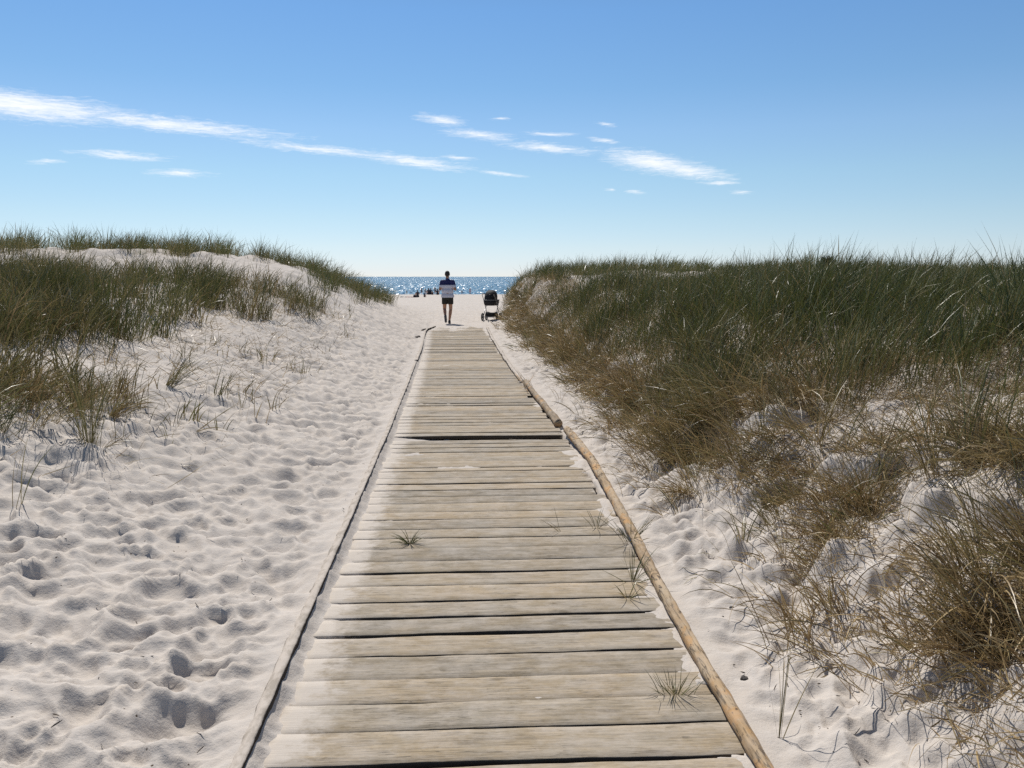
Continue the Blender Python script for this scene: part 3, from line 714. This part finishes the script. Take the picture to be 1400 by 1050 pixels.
# ------------------------------------------------------------------ bodies: tapered limbs fused into one surface
def capsules_bm(caps, seg=14):
    bm = bmesh.new()
    for p0, p1, r0, r1 in caps:
        p0, p1 = Vector(p0), Vector(p1); d = p1 - p0; L = d.length
        q = d.to_track_quat('Z', 'Y').to_matrix().to_4x4() if L > 1e-6 else Matrix.Identity(4)
        rings = []
        prof = [(-r0 * math.sin(t), r0 * math.cos(t)) for t in (1.45, 1.0, .5)] + [(0, r0), (L, r1)] + [(L + r1 * math.sin(t), r1 * math.cos(t)) for t in (.5, 1.0, 1.45)]
        for z, rr in prof:
            rings.append([bm.verts.new(Matrix.Translation(p0) @ q @ Vector((rr * math.cos(2 * math.pi * k / seg), rr * math.sin(2 * math.pi * k / seg), z))) for k in range(seg)])
        for a, b in zip(rings, rings[1:]):
            for k in range(seg): bm.faces.new((a[k], a[(k + 1) % seg], b[(k + 1) % seg], b[k]))
        bm.faces.new(rings[0][::-1]); bm.faces.new(rings[-1])
    return bm

def ell(bm, c, s, rot=None, seg=16):
    m = Matrix.Translation(c) @ (rot.to_4x4() if rot else Matrix.Identity(4)) @ Matrix.Diagonal((*s, 1))
    bmesh.ops.create_uvsphere(bm, u_segments=seg, v_segments=seg // 2 + 2, radius=1, matrix=m)

def fuse(name, bm, voxel, smooth, mats, parent=None):
    """voxel-union of everything in bm into one continuous skin"""
    me = bpy.data.meshes.new(name); bm.to_mesh(me); bm.free()
    o = bpy.data.objects.new(name, me); col.objects.link(o)
    md = o.modifiers.new('r', 'REMESH'); md.mode = 'VOXEL'; md.voxel_size = voxel; md.use_smooth_shade = True
    sm = o.modifiers.new('s', 'SMOOTH'); sm.iterations = smooth; sm.factor = .5
    dg = bpy.context.evaluated_depsgraph_get()
    me2 = bpy.data.meshes.new_from_object(o.evaluated_get(dg)); me2.name = name
    bpy.data.objects.remove(o); bpy.data.meshes.remove(me)
    return link(name, me2, mats, parent)

M_skin = plain('tanned_skin', (.42, .22, .13), .55, .08)
M_hair = plain('dark_hair', (.022, .016, .012), .7)
M_navy = plain('navy_cloth', (.022, .024, .10), .85)
M_lilac = plain('pale_lilac_cloth', (.60, .59, .66), .85, .05)
M_short = plain('dark_olive_cloth', (.022, .021, .016), .9)
M_shoe = plain('black_shoe', (.02, .02, .022), .6)
M_sole = plain('grey_sole', (.06, .06, .065), .7)

def hand_caps(w, d, side, fl=.085):
    """palm, four curled fingers and a thumb at wrist w; d = pointing direction"""
    w = Vector(w); d = Vector(d).normalized(); s = Vector((side, 0, 0)); s = (s - d * s.dot(d)).normalized(); n = d.cross(s)
    caps = []
    for k, f in enumerate((-.03, -.01, .01, .03)):
        k0 = w + d * .02 + s * f * .6; k1 = w + d * .095 + s * f
        caps.append((k0, k1, .015, .012))
        ln = (.036, .043, .041, .032)[k]
        m = k1 + d * ln * .8 + n * ln * .6; e = m + d * ln * .1 + n * ln * .8
        caps += [(k1, m, .010, .009), (m, e, .009, .008)]
    t0 = w + d * .03 - s * .032; t1 = t0 + d * .03 - s * .025 + n * .015
    caps += [(t0, t1, .013, .011), (t1, t1 + d * .028 + n * .012, .011, .009)]
    return caps

def build_runner():
    x0, y0 = -.50, 29.0
    g = float(ground_height(np.array([x0]), np.array([y0]), False)[0])
    root = empty('person', (x0, y0, max(g, .02)), R(2))
    tag(root, 'man jogging away in navy and pale shirt, dark shorts and black shoes past the boardwalk', 'person')
    # body: +Y is the way he runs. joints in metres
    hipR, kneeR, ankR, toeR = (.095, 0, .90), (.105, .06, .50), (.055, -.05, .115), (.060, .10, .035)
    hipL, kneeL, ankL, toeL = (-.095, 0, .90), (-.105, .09, .49), (-.085, -.26, .27), (-.075, -.33, .13)
    caps = [(hipR, kneeR, .086, .058), (kneeR, Vector(kneeR).lerp(Vector(ankR), .35), .056, .058), (Vector(kneeR).lerp(Vector(ankR), .35), ankR, .058, .036),
            (ankR, (.055, -.075, .05), .036, .034), ((.055, -.075, .045), toeR, .036, .030),
            (hipL, kneeL, .086, .058), (kneeL, Vector(kneeL).lerp(Vector(ankL), .35), .056, .058), (Vector(kneeL).lerp(Vector(ankL), .35), ankL, .058, .036),
            (ankL, (-.085, -.30, .255), .036, .033), ((-.085, -.305, .25), toeL, .036, .030),
            ((-.07, 0, .93), (.07, 0, .93), .115, .115), ((0, .0, .95), (0, .02, 1.12), .125, .125), ((-.05, .03, 1.28), (.05, .03, 1.28), .13, .13), ((-.05, .02, 1.12), (.05, .02, 1.12), .115, .115),
            ((-.14, .03, 1.42), (.14, .03, 1.42), .075, .075), ((0, .03, 1.42), (0, .05, 1.58), .062, .055)]
    for s in (-1, 1):
        sh, elb, wr = Vector((s * .185, .03, 1.425)), Vector((s * .265, -.07, 1.16)), Vector((s * .20, .17, 1.19))
        caps += [(sh, elb, .054, .041), (elb, wr, .041, .028)] + hand_caps(wr, (-s * .3, 1, .15), s)
    bm = capsules_bm(caps)
    ell(bm, (0, .065, 1.675), (.076, .096, .112)); ell(bm, (0, .09, 1.61), (.058, .07, .06))
    ell(bm, (0, .168, 1.655), (.014, .018, .022)); ell(bm, (.079, .06, 1.665), (.012, .022, .033)); ell(bm, (-.079, .06, 1.665), (.012, .022, .033))
    fuse('body', bm, .0075, 4, M_skin, root)
    bm = bmesh.new(); ell(bm, (0, .055, 1.702), (.085, .104, .098)); ell(bm, (0, .01, 1.665), (.07, .06, .07))
    geom = [v for v in bm.verts if v.co.y > .135 and v.co.z < 1.735]
    bmesh.ops.delete(bm, geom=geom, context='VERTS'); fuse_me = bpy.data.meshes.new('hair'); bm.to_mesh(fuse_me); bm.free()
    for p in fuse_me.polygons: p.use_smooth = True
    link('hair', fuse_me, M_hair, root)
    # shirt
    caps = [((-.075, .01, .93), (.075, .01, .93), .152, .152), ((-.06, .02, 1.1), (.06, .02, 1.1), .150, .150), ((-.07, .03, 1.28), (.07, .03, 1.28), .142, .142), ((-.145, .03, 1.41), (.145, .03, 1.41), .088, .088), ((0, .03, 1.42), (0, .035, 1.50), .085, .066)]
    for s in (-1, 1):
        sh, elb = Vector((s * .185, .03, 1.425)), Vector((s * .265, -.07, 1.16)); caps.append((sh, sh.lerp(elb, .62), .069, .064))
    o = fuse('shirt', capsules_bm(caps), .011, 5, [M_navy, M_lilac], root)
    me = o.data; bm = bmesh.new(); bm.from_mesh(me)
    bmesh.ops.delete(bm, geom=[v for v in bm.verts if v.co.z < .885], context='VERTS')
    for f in bm.faces: f.material_index = 0 if f.calc_center_median().z > 1.315 else 1
    bm.to_mesh(me); bm.free()
    # shorts: seat and two short legs
    caps = [((-.07, 0, .93), (.07, 0, .93), .132, .132)]
    for h, k in ((hipR, kneeR), (hipL, kneeL)):
        h, k = Vector(h), Vector(k); caps.append((h + Vector((0, 0, .02)), h.lerp(k, .52), .104, .100))
    o = fuse('shorts', capsules_bm(caps), .011, 5, M_short, root)
    bm = bmesh.new(); bm.from_mesh(o.data); bmesh.ops.delete(bm, geom=[v for v in bm.verts if v.co.z > .935 or v.co.z < .655], context='VERTS'); bm.to_mesh(o.data); bm.free()
    for heel, toe, up in (((.055, -.085, .045), (.060, .115, .035), 1), ((-.085, -.315, .265), (-.073, -.355, .085), 0)):
        b = capsules_bm([(heel, toe, .047, .042), (Vector(heel) + Vector((0, .02, .04)) if up else Vector(heel) + Vector((0, .045, .01)), Vector(toe).lerp(Vector(heel), .4), .046, .040)])
        sh = fuse('shoe', b, .009, 3, M_shoe, root)
        hv, tv = Vector(heel), Vector(toe); off = Vector((0, 0, -.030)) if up else Vector((0, -.032, .004))
        fuse('sole', capsules_bm([(hv + off, tv + off, .040, .038)]), .009, 2, M_sole, sh)
build_runner()

# ------------------------------------------------------------------ pram
M_black = plain('black_pram_fabric', (.010, .010, .012), .8)
M_metal = plain('grey_pram_frame', (.30, .30, .31), .35, .1, 30, .8)
M_tyre = plain('black_tyre', (.014, .014, .014), .85)
M_rimp = plain('grey_rim', (.16, .16, .16), .5)
M_trim = plain('pale_pram_trim', (.32, .32, .32), .6)
def tube(bm, pts, r, seg=8):
    pts = [Vector(p) for p in pts]
    for a, b in zip(pts, pts[1:]):
        d = b - a; m = Matrix.Translation((a + b) / 2) @ d.to_track_quat('Z', 'Y').to_matrix().to_4x4()
        bmesh.ops.create_cone(bm, cap_ends=True, segments=seg, radius1=r, radius2=r, depth=d.length + r * .6, matrix=m)
def bm_obj(name, bm, mat, parent, smooth=True):
    me = bpy.data.meshes.new(name); bmesh.ops.recalc_face_normals(bm, faces=bm.faces); bm.to_mesh(me); bm.free()
    if smooth:
        for p in me.polygons: p.use_smooth = True
    return link(name, me, mat, parent)
def torus(bm, c, R_, r, seg=28, sides=8):
    """ring with its axle along x"""
    V = [[bm.verts.new((c[0] + r * math.sin(b) , c[1] + (R_ + r * math.cos(b)) * math.cos(a), c[2] + (R_ + r * math.cos(b)) * math.sin(a))) for b in np.linspace(0, 2 * np.pi, sides, endpoint=False)] for a in np.linspace(0, 2 * np.pi, seg, endpoint=False)]
    for i in range(seg):
        for j in range(sides): bm.faces.new((V[i][j], V[(i + 1) % seg][j], V[(i + 1) % seg][(j + 1) % sides], V[i][(j + 1) % sides]))
def build_pram():
    x0, y0 = 1.07, 31.0
    root = empty('pram', (x0, y0, float(ground_height(np.array([x0]), np.array([y0]), False)[0]) - .01), R(-17))
    tag(root, 'black baby pram with raised hood parked on the sand at the right dune edge', 'pram')
    wr = .150
    for sx in (-1, 1):
        for yy in (-.24, .30):
            c = (sx * .275, yy, wr)
            bm = bmesh.new(); torus(bm, c, wr - .024, .024); w = bm_obj('wheel', bm, M_tyre, root)
            bm = bmesh.new(); torus(bm, c, wr - .050, .008, 24, 6)
            for k in range(10):
                a = k * math.pi / 5; tube(bm, [c, (c[0], c[1] + (wr - .05) * math.cos(a), c[2] + (wr - .05) * math.sin(a))], .004, 5)
            tube(bm, [(c[0] - .025, c[1], c[2]), (c[0] + .025, c[1], c[2])], .022, 10)
            bm_obj('rim', bm, M_rimp, w)
    bm = bmesh.new()
    for sx in (-1, 1):
        tube(bm, [(sx * .245, -.24, .15), (sx * .225, -.02, .46), (sx * .215, .18, .62)], .013)
        tube(bm, [(sx * .245, .30, .15), (sx * .225, .05, .46), (sx * .225, -.28, .80), (sx * .222, -.52, 1.0)], .013)
    tube(bm, [(-.275, -.24, .15), (.275, -.24, .15)], .012); tube(bm, [(-.275, .30, .15), (.275, .30, .15)], .012)
    bm_obj('frame', bm, M_metal, root)
    bm = bmesh.new(); tube(bm, [(-.222, -.52, 1.0), (.222, -.52, 1.0)], .018); bm_obj('handlebar', bm, M_black, root)
    # carrycot: lofted tub
    bm = bmesh.new(); rings = []
    for z, sx, sy in ((.565, .17, .33), (.575, .205, .375), (.66, .235, .40), (.765, .245, .415), (.765, .215, .385), (.68, .20, .36)):
        rings.append([bm.verts.new((sx * math.copysign(abs(math.cos(a)) ** .55, math.cos(a)), sy * math.copysign(abs(math.sin(a)) ** .55, math.sin(a)), z)) for a in np.linspace(0, 2 * np.pi, 28, endpoint=False)])
    for a, b in zip(rings, rings[1:]):
        for k in range(28): bm.faces.new((a[k], a[(k + 1) % 28], b[(k + 1) % 28], b[k]))
    bm.faces.new(rings[0][::-1]); bm.faces.new(rings[-1]); cot = bm_obj('carrycot', bm, M_black, root)
    bm = bmesh.new()
    tube(bm, [(.248 * math.copysign(abs(math.cos(a)) ** .55, math.cos(a)), .418 * math.copysign(abs(math.sin(a)) ** .55, math.sin(a)), .772) for a in np.linspace(0, 2 * np.pi, 29)], .009, 6); bm_obj('trim', bm, M_trim, cot)
    # hood: ribbed quarter dome over the rear half
    bm = bmesh.new(); rows = []
    for i in range(11):
        t = i / 10 * R(105); rib = .010 * math.cos(i / 10 * 4 * 2 * math.pi)
        rows.append([bm.verts.new((.232 * math.copysign(abs(math.cos(a)) ** .75, math.cos(a)), -.03 - math.cos(t) * (.36 + rib) * math.sin(a) ** .8, .775 + (.355 + rib) * math.sin(a) ** .7 * math.sin(t) if i else .765 + .0 * a)) for a in np.linspace(1e-3, math.pi - 1e-3, 21)])
    for a, b in zip(rows, rows[1:]):
        for k in range(20): bm.faces.new((a[k], a[k + 1], b[k + 1], b[k]))
    h = bm_obj('hood', bm, M_black, root); sd = h.modifiers.new('thick', 'SOLIDIFY'); sd.thickness = .012
    bm = bmesh.new(); tube(bm, [(.03, -.415, .965), (.09, -.398, .985)], .008, 6); bm_obj('label_tab', bm, M_trim, h)
    # shopping basket
    bm = bmesh.new(); rings = []
    for z, sx, sy in ((.16, .15, .20), (.175, .17, .23), (.30, .20, .26), (.315, .185, .24), (.22, .16, .22)):
        rings.append([bm.verts.new((sx * math.copysign(abs(math.cos(a)) ** .5, math.cos(a)), .03 + sy * math.copysign(abs(math.sin(a)) ** .5, math.sin(a)), z + (.02 * math.cos(2 * a) if z > .25 else 0))) for a in np.linspace(0, 2 * np.pi, 24, endpoint=False)])
    for a, b in zip(rings, rings[1:]):
        for k in range(24): bm.faces.new((a[k], a[(k + 1) % 24], b[(k + 1) % 24], b[k]))
    bm.faces.new(rings[0][::-1]); bm.faces.new(rings[-1]); bm_obj('basket', bm, M_black, root)
build_pram()

# ------------------------------------------------------------------ people on the beach, far away
def cloth(name, c): return plain(name, c, .85, .08, 8)
M_dk = cloth('dark_swimwear', (.02, .022, .035)); M_teal = cloth('grey_teal_cloth', (.10, .15, .17)); M_pink = cloth('faded_pink_cloth', (.42, .20, .24)); M_red = cloth('brick_red_cloth', (.30, .09, .07)); M_char = cloth('charcoal_cloth', (.035, .035, .045))
def at_px(px, y): return math.tan(math.atan((px - 700) / 1150) + YAW) * y
def gz(x, y): return float(ground_height(np.array([x]), np.array([y]), False)[0])

def standing(label, px, y, h, mat, group=None, rz=0., sink=0., arms=.12):
    x = at_px(px, y); k = h / 1.75
    root = empty('person', (x, y, max(gz(x, y), -2.72) - sink), rz); root.scale = (k, k, k); tag(root, label, 'person', group)
    caps = []
    for s in (-1, 1):
        caps += [((s * .09, 0, .88), (s * .10, .02, .48), .085, .058), ((s * .10, .02, .48), (s * .10, -.02, .08), .056, .036), ((s * .10, -.04, .045), (s * .11, .14, .04), .04, .035)]
        caps += [((s * .18, 0, 1.42), (s * (.20 + arms), .02, 1.13), .05, .04), ((s * (.20 + arms), .02, 1.13), (s * (.19 + arms), .12, .90), .04, .03)] + hand_caps((s * (.19 + arms), .12, .90), (0, .25, -1), s)
    caps += [((-.06, 0, .93), (.06, 0, .93), .12, .12), ((0, 0, .95), (0, 0, 1.3), .12, .135), ((-.13, 0, 1.41), (.13, 0, 1.41), .07, .07), ((0, 0, 1.42), (0, .01, 1.56), .06, .055)]
    bm = capsules_bm(caps, 10); ell(bm, (0, .02, 1.65), (.078, .096, .115)); ell(bm, (0, .118, 1.64), (.014, .016, .02))
    fuse('body', bm, .016, 3, M_skin, root)
    o = fuse('swimwear' if mat is not M_pink else 'dress', capsules_bm([((-.06, 0, .88 if mat is not M_pink else .75), (.06, 0, .88 if mat is not M_pink else .75), .145, .145), ((0, 0, .95), (0, 0, 1.3), .137, .15)], 12), .02, 3, mat, root)
    bm = bmesh.new(); ell(bm, (0, -.005, 1.68), (.09, .105, .105)); bm_obj('hair', bm, M_hair, root)
    return root

def seated(label, px, y, h, mat, group=None, rz=0., lean=.0):
    """sitting on the sand, knees drawn up, arms round the knees; h = height of the head top"""
    x = at_px(px, y); k = h / .90
    root = empty('person', (x, y, max(gz(x, y), -2.72)), rz); root.scale = (k, k, k); tag(root, label, 'person', group)
    caps = []
    for s in (-1, 1):
        caps += [((s * .10, 0, .11), (s * .13, .36, .43), .09, .06), ((s * .13, .36, .43), (s * .11, .58, .09), .058, .038), ((s * .11, .56, .045), (s * .12, .74, .04), .04, .032)]
        caps += [((s * .18, -.08 + lean, .60), (s * .27, .16, .42), .05, .04), ((s * .27, .16, .42), (s * .08, .42, .40), .04, .03)] + hand_caps((s * .08, .42, .40), (-s, .2, 0), s)
    caps += [((-.08, 0, .13), (.08, 0, .13), .13, .13), ((0, -.03, .15), (0, -.10 + lean, .48), .13, .14), ((-.13, -.09 + lean, .59), (.13, -.09 + lean, .59), .075, .075), ((0, -.08 + lean, .60), (0, -.05 + lean, .72), .06, .055)]
    bm = capsules_bm(caps, 10); ell(bm, (0, -.02 + lean, .79), (.078, .096, .112)); ell(bm, (0, .076 + lean, .78), (.014, .016, .02))
    fuse('body', bm, .016, 3, M_skin, root)
    fuse('top', capsules_bm([((-.08, 0, .14), (.08, 0, .14), .145, .145), ((0, -.03, .15), (0, -.10 + lean, .48), .148, .158), ((-.15, -.09 + lean, .58), (.15, -.09 + lean, .58), .09, .09)], 12), .02, 3, mat, root)
    bm = bmesh.new(); ell(bm, (0, -.04 + lean, .815), (.09, .105, .108)); bm_obj('hair', bm, M_hair, root)
    return root
GRP = 'people gathered at the water edge'
seated('person in dark clothes sitting on the open sand nearest of the beach group', 571.5, 113, 0.96, M_char, GRP, R(10))
seated('small child sitting on the sand right of the nearest seated person', 581, 116, 0.56, M_dk, GRP, R(-20))
standing('dark slim child standing leftmost by the water beside the group', 577, 196, 1.53, M_dk, GRP, R(15))
standing('child in grey teal clothes standing second from the left in the waterside group', 582, 197, 1.46, M_teal, GRP, R(-8))
seated('person in charcoal sitting large and round in the middle of the waterside group', 586.5, 190, 1.46, M_char, GRP, R(20))
seated('person in black leaning close to the right of the round seated one', 589.5, 190, 1.40, M_dk, GRP, R(-25), .08)
seated('small dark child crouching between the two pairs at the water edge', 592, 186, 0.73, M_dk, GRP, R(0))
standing('tall dark person standing at the right end of the waterside group left of the jogger', 595.5, 190, 1.79, M_char, GRP, R(5))
seated('person sitting beside the standing one, half hidden close to the jogger', 598.8, 186, 1.30, M_dk, GRP, R(-10))
standing('dark child standing at the water edge just right of the jogger', 632, 205, 1.05, M_dk, None, R(30))
standing('person in faded pink standing at the water edge between jogger and pram', 643, 205, 1.55, M_pink, None, R(-10))
standing('lone bather wading in the sea left of the group', 557, 222, 1.15, M_dk, None, R(0), .45)

def bag(label, px, y, s, mat):
    x = at_px(px, y); root = empty('beach_bag', (x, y, gz(x, y)), R(20)); tag(root, label, 'bag')
    bm = bmesh.new(); rings = []
    for z, a, b in ((0, .9, .5), (.15, 1., .58), (.6, .95, .5), (.85, .8, .3), (.92, .7, .12)):
        rings.append([bm.verts.new((a * .26 * s * math.copysign(abs(math.cos(t)) ** .6, math.cos(t)), b * .26 * s * math.copysign(abs(math.sin(t)) ** .6, math.sin(t)), z * .42 * s)) for t in np.linspace(0, 6.283, 20, endpoint=False)])
    for a, b in zip(rings, rings[1:]):
        for k in range(20): bm.faces.new((a[k], a[(k + 1) % 20], b[(k + 1) % 20], b[k]))
    bm.faces.new(rings[0][::-1]); bm.faces.new(rings[-1]); bm_obj('bag_body', bm, mat, root)
    bm = bmesh.new()
    for q in (-.03, .03): tube(bm, [(.1 * s * math.cos(t), q, (.36 + .14 * math.sin(t)) * s) for t in np.linspace(0, math.pi, 9)], .012 * s, 6)
    bm_obj('handle', bm, mat, root)
bag('small dark bag on the sand left of the nearest seated person', 567.8, 114, .85, M_dk)
def towel(label, px, y, lx, ly, rz, mat):
    x = at_px(px, y); n, m = 14, 8; V, F = [], []
    X, Y = np.meshgrid(np.linspace(-lx / 2, lx / 2, n), np.linspace(-ly / 2, ly / 2, m))
    c, s = math.cos(rz), math.sin(rz); wx = x + X * c - Y * s; wy = y + X * s + Y * c
    Z = ground_height(wx.ravel(), wy.ravel()).reshape(X.shape) + .05 + .03 * np.abs(fbm(X * 3, Y * 3, 61, 2))
    V = np.stack([wx, wy, Z], -1).reshape(-1, 3); i = np.arange(m - 1)[:, None] * n; j = np.arange(n - 1)[None]
    F = np.stack([i + j, i + j + 1, i + n + j + 1, i + n + j], -1).reshape(-1, 4)
    o = link('towel', mesh_np('towel', V, F), mat); sd = o.modifiers.new('t', 'SOLIDIFY'); sd.thickness = .04
    tag(o, label, 'towel')
towel('brick red towel spread on the sand left of the dark bag', 561.5, 114, .85, 1.6, .2, M_red)
towel('charcoal towel spread on the sand left of the brick red towel', 557.5, 115, .5, 1.3, -.1, M_char)
towel('grey teal towel lying alone farthest left on the beach', 550, 117, .45, 1.4, .1, M_teal)

# ------------------------------------------------------------------ small things on the sand
def driftwood(name, label, cat, pts, r, mat=None):
    root = None; bm = capsules_bm([(pts[i], pts[i + 1], r * (1 - .25 * i / len(pts)), r * (1 - .25 * (i + 1) / len(pts))) for i in range(len(pts) - 1)], 10)
    o = fuse(name, bm, max(.004, r * .25), 1, mat or M_stick); tag(o, label, cat); return o
z = gz(-1.16, 21.4)
driftwood('driftwood', 'dark gnarled branch stub beside the far left rail', 'driftwood', [(-1.13, 21.9, .06), (-1.22, 21.3, .07), (-1.30, 20.9, .03)], .05)
driftwood('driftwood', 'short dark stick lying against the left rail near the boardwalk end', 'driftwood', [(-1.10, 25.2, .06), (-1.16, 24.6, .08), (-1.2, 24.2, .04)], .03)
def stone(label, x, y, s, sq=.7, c=None):
    bm = bmesh.new(); bmesh.ops.create_icosphere(bm, subdivisions=3, radius=1)
    for v in bm.verts:
        f = 1 + .28 * float(fbm(np.array([v.co.x * 1.6 + x * 9]), np.array([v.co.y * 1.6 + v.co.z * 1.1 + y]), 5, 3)[0]); v.co = Vector((v.co.x * s * f, v.co.y * s * f, v.co.z * s * sq * f))
    me = bpy.data.meshes.new('stone'); bm.to_mesh(me); bm.free()
    for p in me.polygons: p.use_smooth = True
    o = link('stone', me, c or M_stone); o.location = (x, y, float(ground_height(np.array([x]), np.array([y]))[0]) + s * .25); tag(o, label, 'stone'); return o
M_stone = plain('dark_stone', (.075, .066, .058), .8, .3, 60)
M_shell = plain('white_shell', (.75, .73, .68), .5, .1)
stone('round dark stone on the sand just right of the peeled log in the foreground', 1.13, 3.17, .016)
stone('small dark stone on the right sand strip beside the short splintered log', 1.42, 9.2, .022)
stone('dark stone on the right sand strip level with the middle of the peeled log', 1.28, 3.8, .011)

# plant scraps strewn over the sand: nobody could count them
def scraps():
    r = np.random.default_rng(41); n = 2600
    x = np.concatenate([r.uniform(-4, -.8, n // 2), r.uniform(1.1, 2.4, n // 2)]); y = np.concatenate([1.8 + 16 * r.uniform(size=n // 2) ** 2, 1.8 + 12 * r.uniform(size=n // 2) ** 1.8])
    k = r.uniform(size=n) < .35 + .5 * sstep(0, .6, fbm(x * .8, y * .8, 44, 2)); x, y = x[k], y[k]; N = len(x)
    G = Grass(); P = np.stack([x, y, ground_height(x, y) + .004], 1)
    G.add(blades(P, r.uniform(0, 6.28, N), np.clip(r.normal(1.3, .15, N), .6, 1.5), r.normal(0, .3, N), .012 + .05 * r.uniform(size=N) ** 3, .0045 * r.uniform(.6, 1.3, N), np.full(N, .5), 9, 3))
    tag(G.build('plant_scraps', M_stick), kind='stuff')
scraps()

# ------------------------------------------------------------------ camera, sun, sky
cam = bpy.data.cameras.new('camera'); co = bpy.data.objects.new('camera', cam); col.objects.link(co)
co.location = (0, 0, CAMH); co.rotation_euler = (R(90) - PITCH, 0, -YAW)
cam.angle = 2 * math.atan(700 / 1150); cam.clip_start = .05; cam.clip_end = 60000
scene.camera = co

sun = bpy.data.lights.new('sun', 'SUN'); so = bpy.data.objects.new('sun', sun); col.objects.link(so)
sun.energy = 3.7; sun.angle = R(.5); sun.color = (1, .955, .89)
sd = Vector((math.sin(SUN_AZ) * math.cos(SUN_EL), math.cos(SUN_AZ) * math.cos(SUN_EL), math.sin(SUN_EL)))
so.rotation_euler = sd.to_track_quat('Z', 'Y').to_euler()

CLOUDS = [(-26.32, 9.67, 6.44, 0.75, -2.2), (-18.26, 9.19, 7.42, 0.45, -3.2), (-8.92, 8.08, 5.53, 0.275, -3.9), (-3.24, 7.52, 3.97, 0.375, -6.8), (2.64, 6.75, 1.71, 0.125, -5.4), (-21.01, 7.21, 2.74, 0.25, -1.6), (-17.78, 6.32, 1.86, 0.225, -0.3), (-25.02, 6.63, 1.04, 0.15, 3.5), (-1.35, 10.11, 1.64, 0.35, -7.1), (1.2, 9.2, 2.43, 0.3, -5.6), (5.79, 8.36, 3.4, 0.325, -5.4), (5.95, 9.27, 1.86, 0.16, -1.8), (-0.14, 7.74, 1.19, 0.15, -4.0), (12.66, 7.37, 3.45, 0.65, -10.4), (14.95, 6.82, 2.94, 0.45, -9.4), (16.85, 6.02, 1.48, 0.16, -2.3), (18.32, 5.37, 0.71, 0.13, -5.1), (11.54, 5.5, 0.65, 0.12, -4.9), (9.48, 9.86, 0.73, 0.13, -8.2), (9.54, 8.82, 0.97, 0.13, -9.1), (2.53, 10.19, 0.6, 0.1, 0.1), (9.85, 5.75, 0.41, 0.09, -7.2)]
w = bpy.data.worlds.new('World'); scene.world = w; w.use_nodes = True
t = NT('', w.node_tree)
sky = t.n('ShaderNodeTexSky', {'sky_type': 'NISHITA', 'sun_disc': False, 'sun_elevation': SUN_EL, 'sun_rotation': SUN_AZ, 'altitude': 0., 'air_density': AIR, 'dust_density': DUST, 'ozone_density': OZONE})
sep = t.n('ShaderNodeSeparateXYZ', None, Vector=t.n('ShaderNodeTexCoord').outputs['Generated'])
az = t.math('MULTIPLY', t.math('ARCTAN2', sep.outputs[0], sep.outputs[1]), 180 / math.pi); el = t.math('MULTIPLY', t.math('ARCSINE', sep.outputs[2]), 180 / math.pi)
# how the phone camera renders the visible sky: per-channel gain by elevation
gain = t.ramp(t.math('DIVIDE', el, 50.), [(p / 50., (a / 1.5, b / 1.5, c / 1.5)) for p, a, b, c in ((0.3, 1.08, .955, .96), (1.9, 1.245, 1.074, .95), (3.8, 1.36, 1.205, .985), (6.6, 1.45, 1.37, 1.09), (9.4, 1.47, 1.44, 1.22), (12.1, 1.30, 1.43, 1.27), (16.6, 1.24, 1.47, 1.40), (42, 1.0, .96, .84))])  # highest stop is out of view, cut in blue to warm the fill light
skyc = t.mix(1.0, sky.outputs[0], gain.outputs[0], 'MULTIPLY')
bg = t.n('ShaderNodeBackground', None, Color=skyc, Strength=SKY * 1.5)
ae = t.n('ShaderNodeCombineXYZ' , None, X=az, Y=el)
wob = t.noise(t.mapping(ae.outputs[0], (.35, 1.2, 1)), 1.2, 4, .6)
wv = t.n('ShaderNodeVectorMath', {'operation': 'SUBTRACT'}, i0=wob.outputs['Color'], i1=(.5, .5, .5))
wv = t.n('ShaderNodeVectorMath', {'operation': 'MULTIPLY'}, i0=wv.outputs[0], i1=(1.2, .42, 0))
aw = t.n('ShaderNodeVectorMath', {'operation': 'ADD'}, i0=ae.outputs[0], i1=wv.outputs[0])
m = None
for cx, cy, a, b, th in CLOUDS:
    mp = t.n('ShaderNodeMapping', {'vector_type': 'TEXTURE'}, Vector=aw.outputs[0], Location=(cx, cy, 0), Rotation=(0, 0, R(th)), Scale=(a * 1.2, b * 1.3, 1))
    d = t.math('SUBTRACT', 1., t.n('ShaderNodeVectorMath', {'operation': 'LENGTH'}, i0=mp).outputs['Value'])
    d = t.math('MULTIPLY', d, min(1., .55 + .6 * b))
    m = d if m is None else t.math('MAXIMUM', m, d)
st = t.noise(t.n('ShaderNodeMapping', None, Vector=aw.outputs[0], Rotation=(0, 0, R(9)), Scale=(.8, 7.5, 1)), 1., 9, .75)
dens = t.math('ADD', m, t.math('MULTIPLY', t.math('SUBTRACT', st.outputs['Fac'], .5), 1.7))
mask = t.ramp(dens, [(.05, (0, 0, 0)), (.34, (.26, .26, .26)), (.64, (.72, .72, .72)), (1.0, (1, 1, 1))])
mask = t.math('MULTIPLY', mask.outputs[0], t.math('GREATER_THAN', m, -.15))
cb = t.n('ShaderNodeBackground', None, Color=(.96, .975, 1., 1), Strength=CLOUD)
t.n('ShaderNodeOutputWorld', None, Surface=t.n('ShaderNodeMixShader', None, i0=t.math('MULTIPLY', mask, .93), i1=bg, i2=cb))
scene.view_settings.view_transform = 'Standard'; scene.view_settings.look = 'None'; scene.view_settings.gamma = 1.0
scene.view_settings.exposure = EXPOSURE
scene.cycles.use_denoising = False
scene.cycles.max_bounces = 6
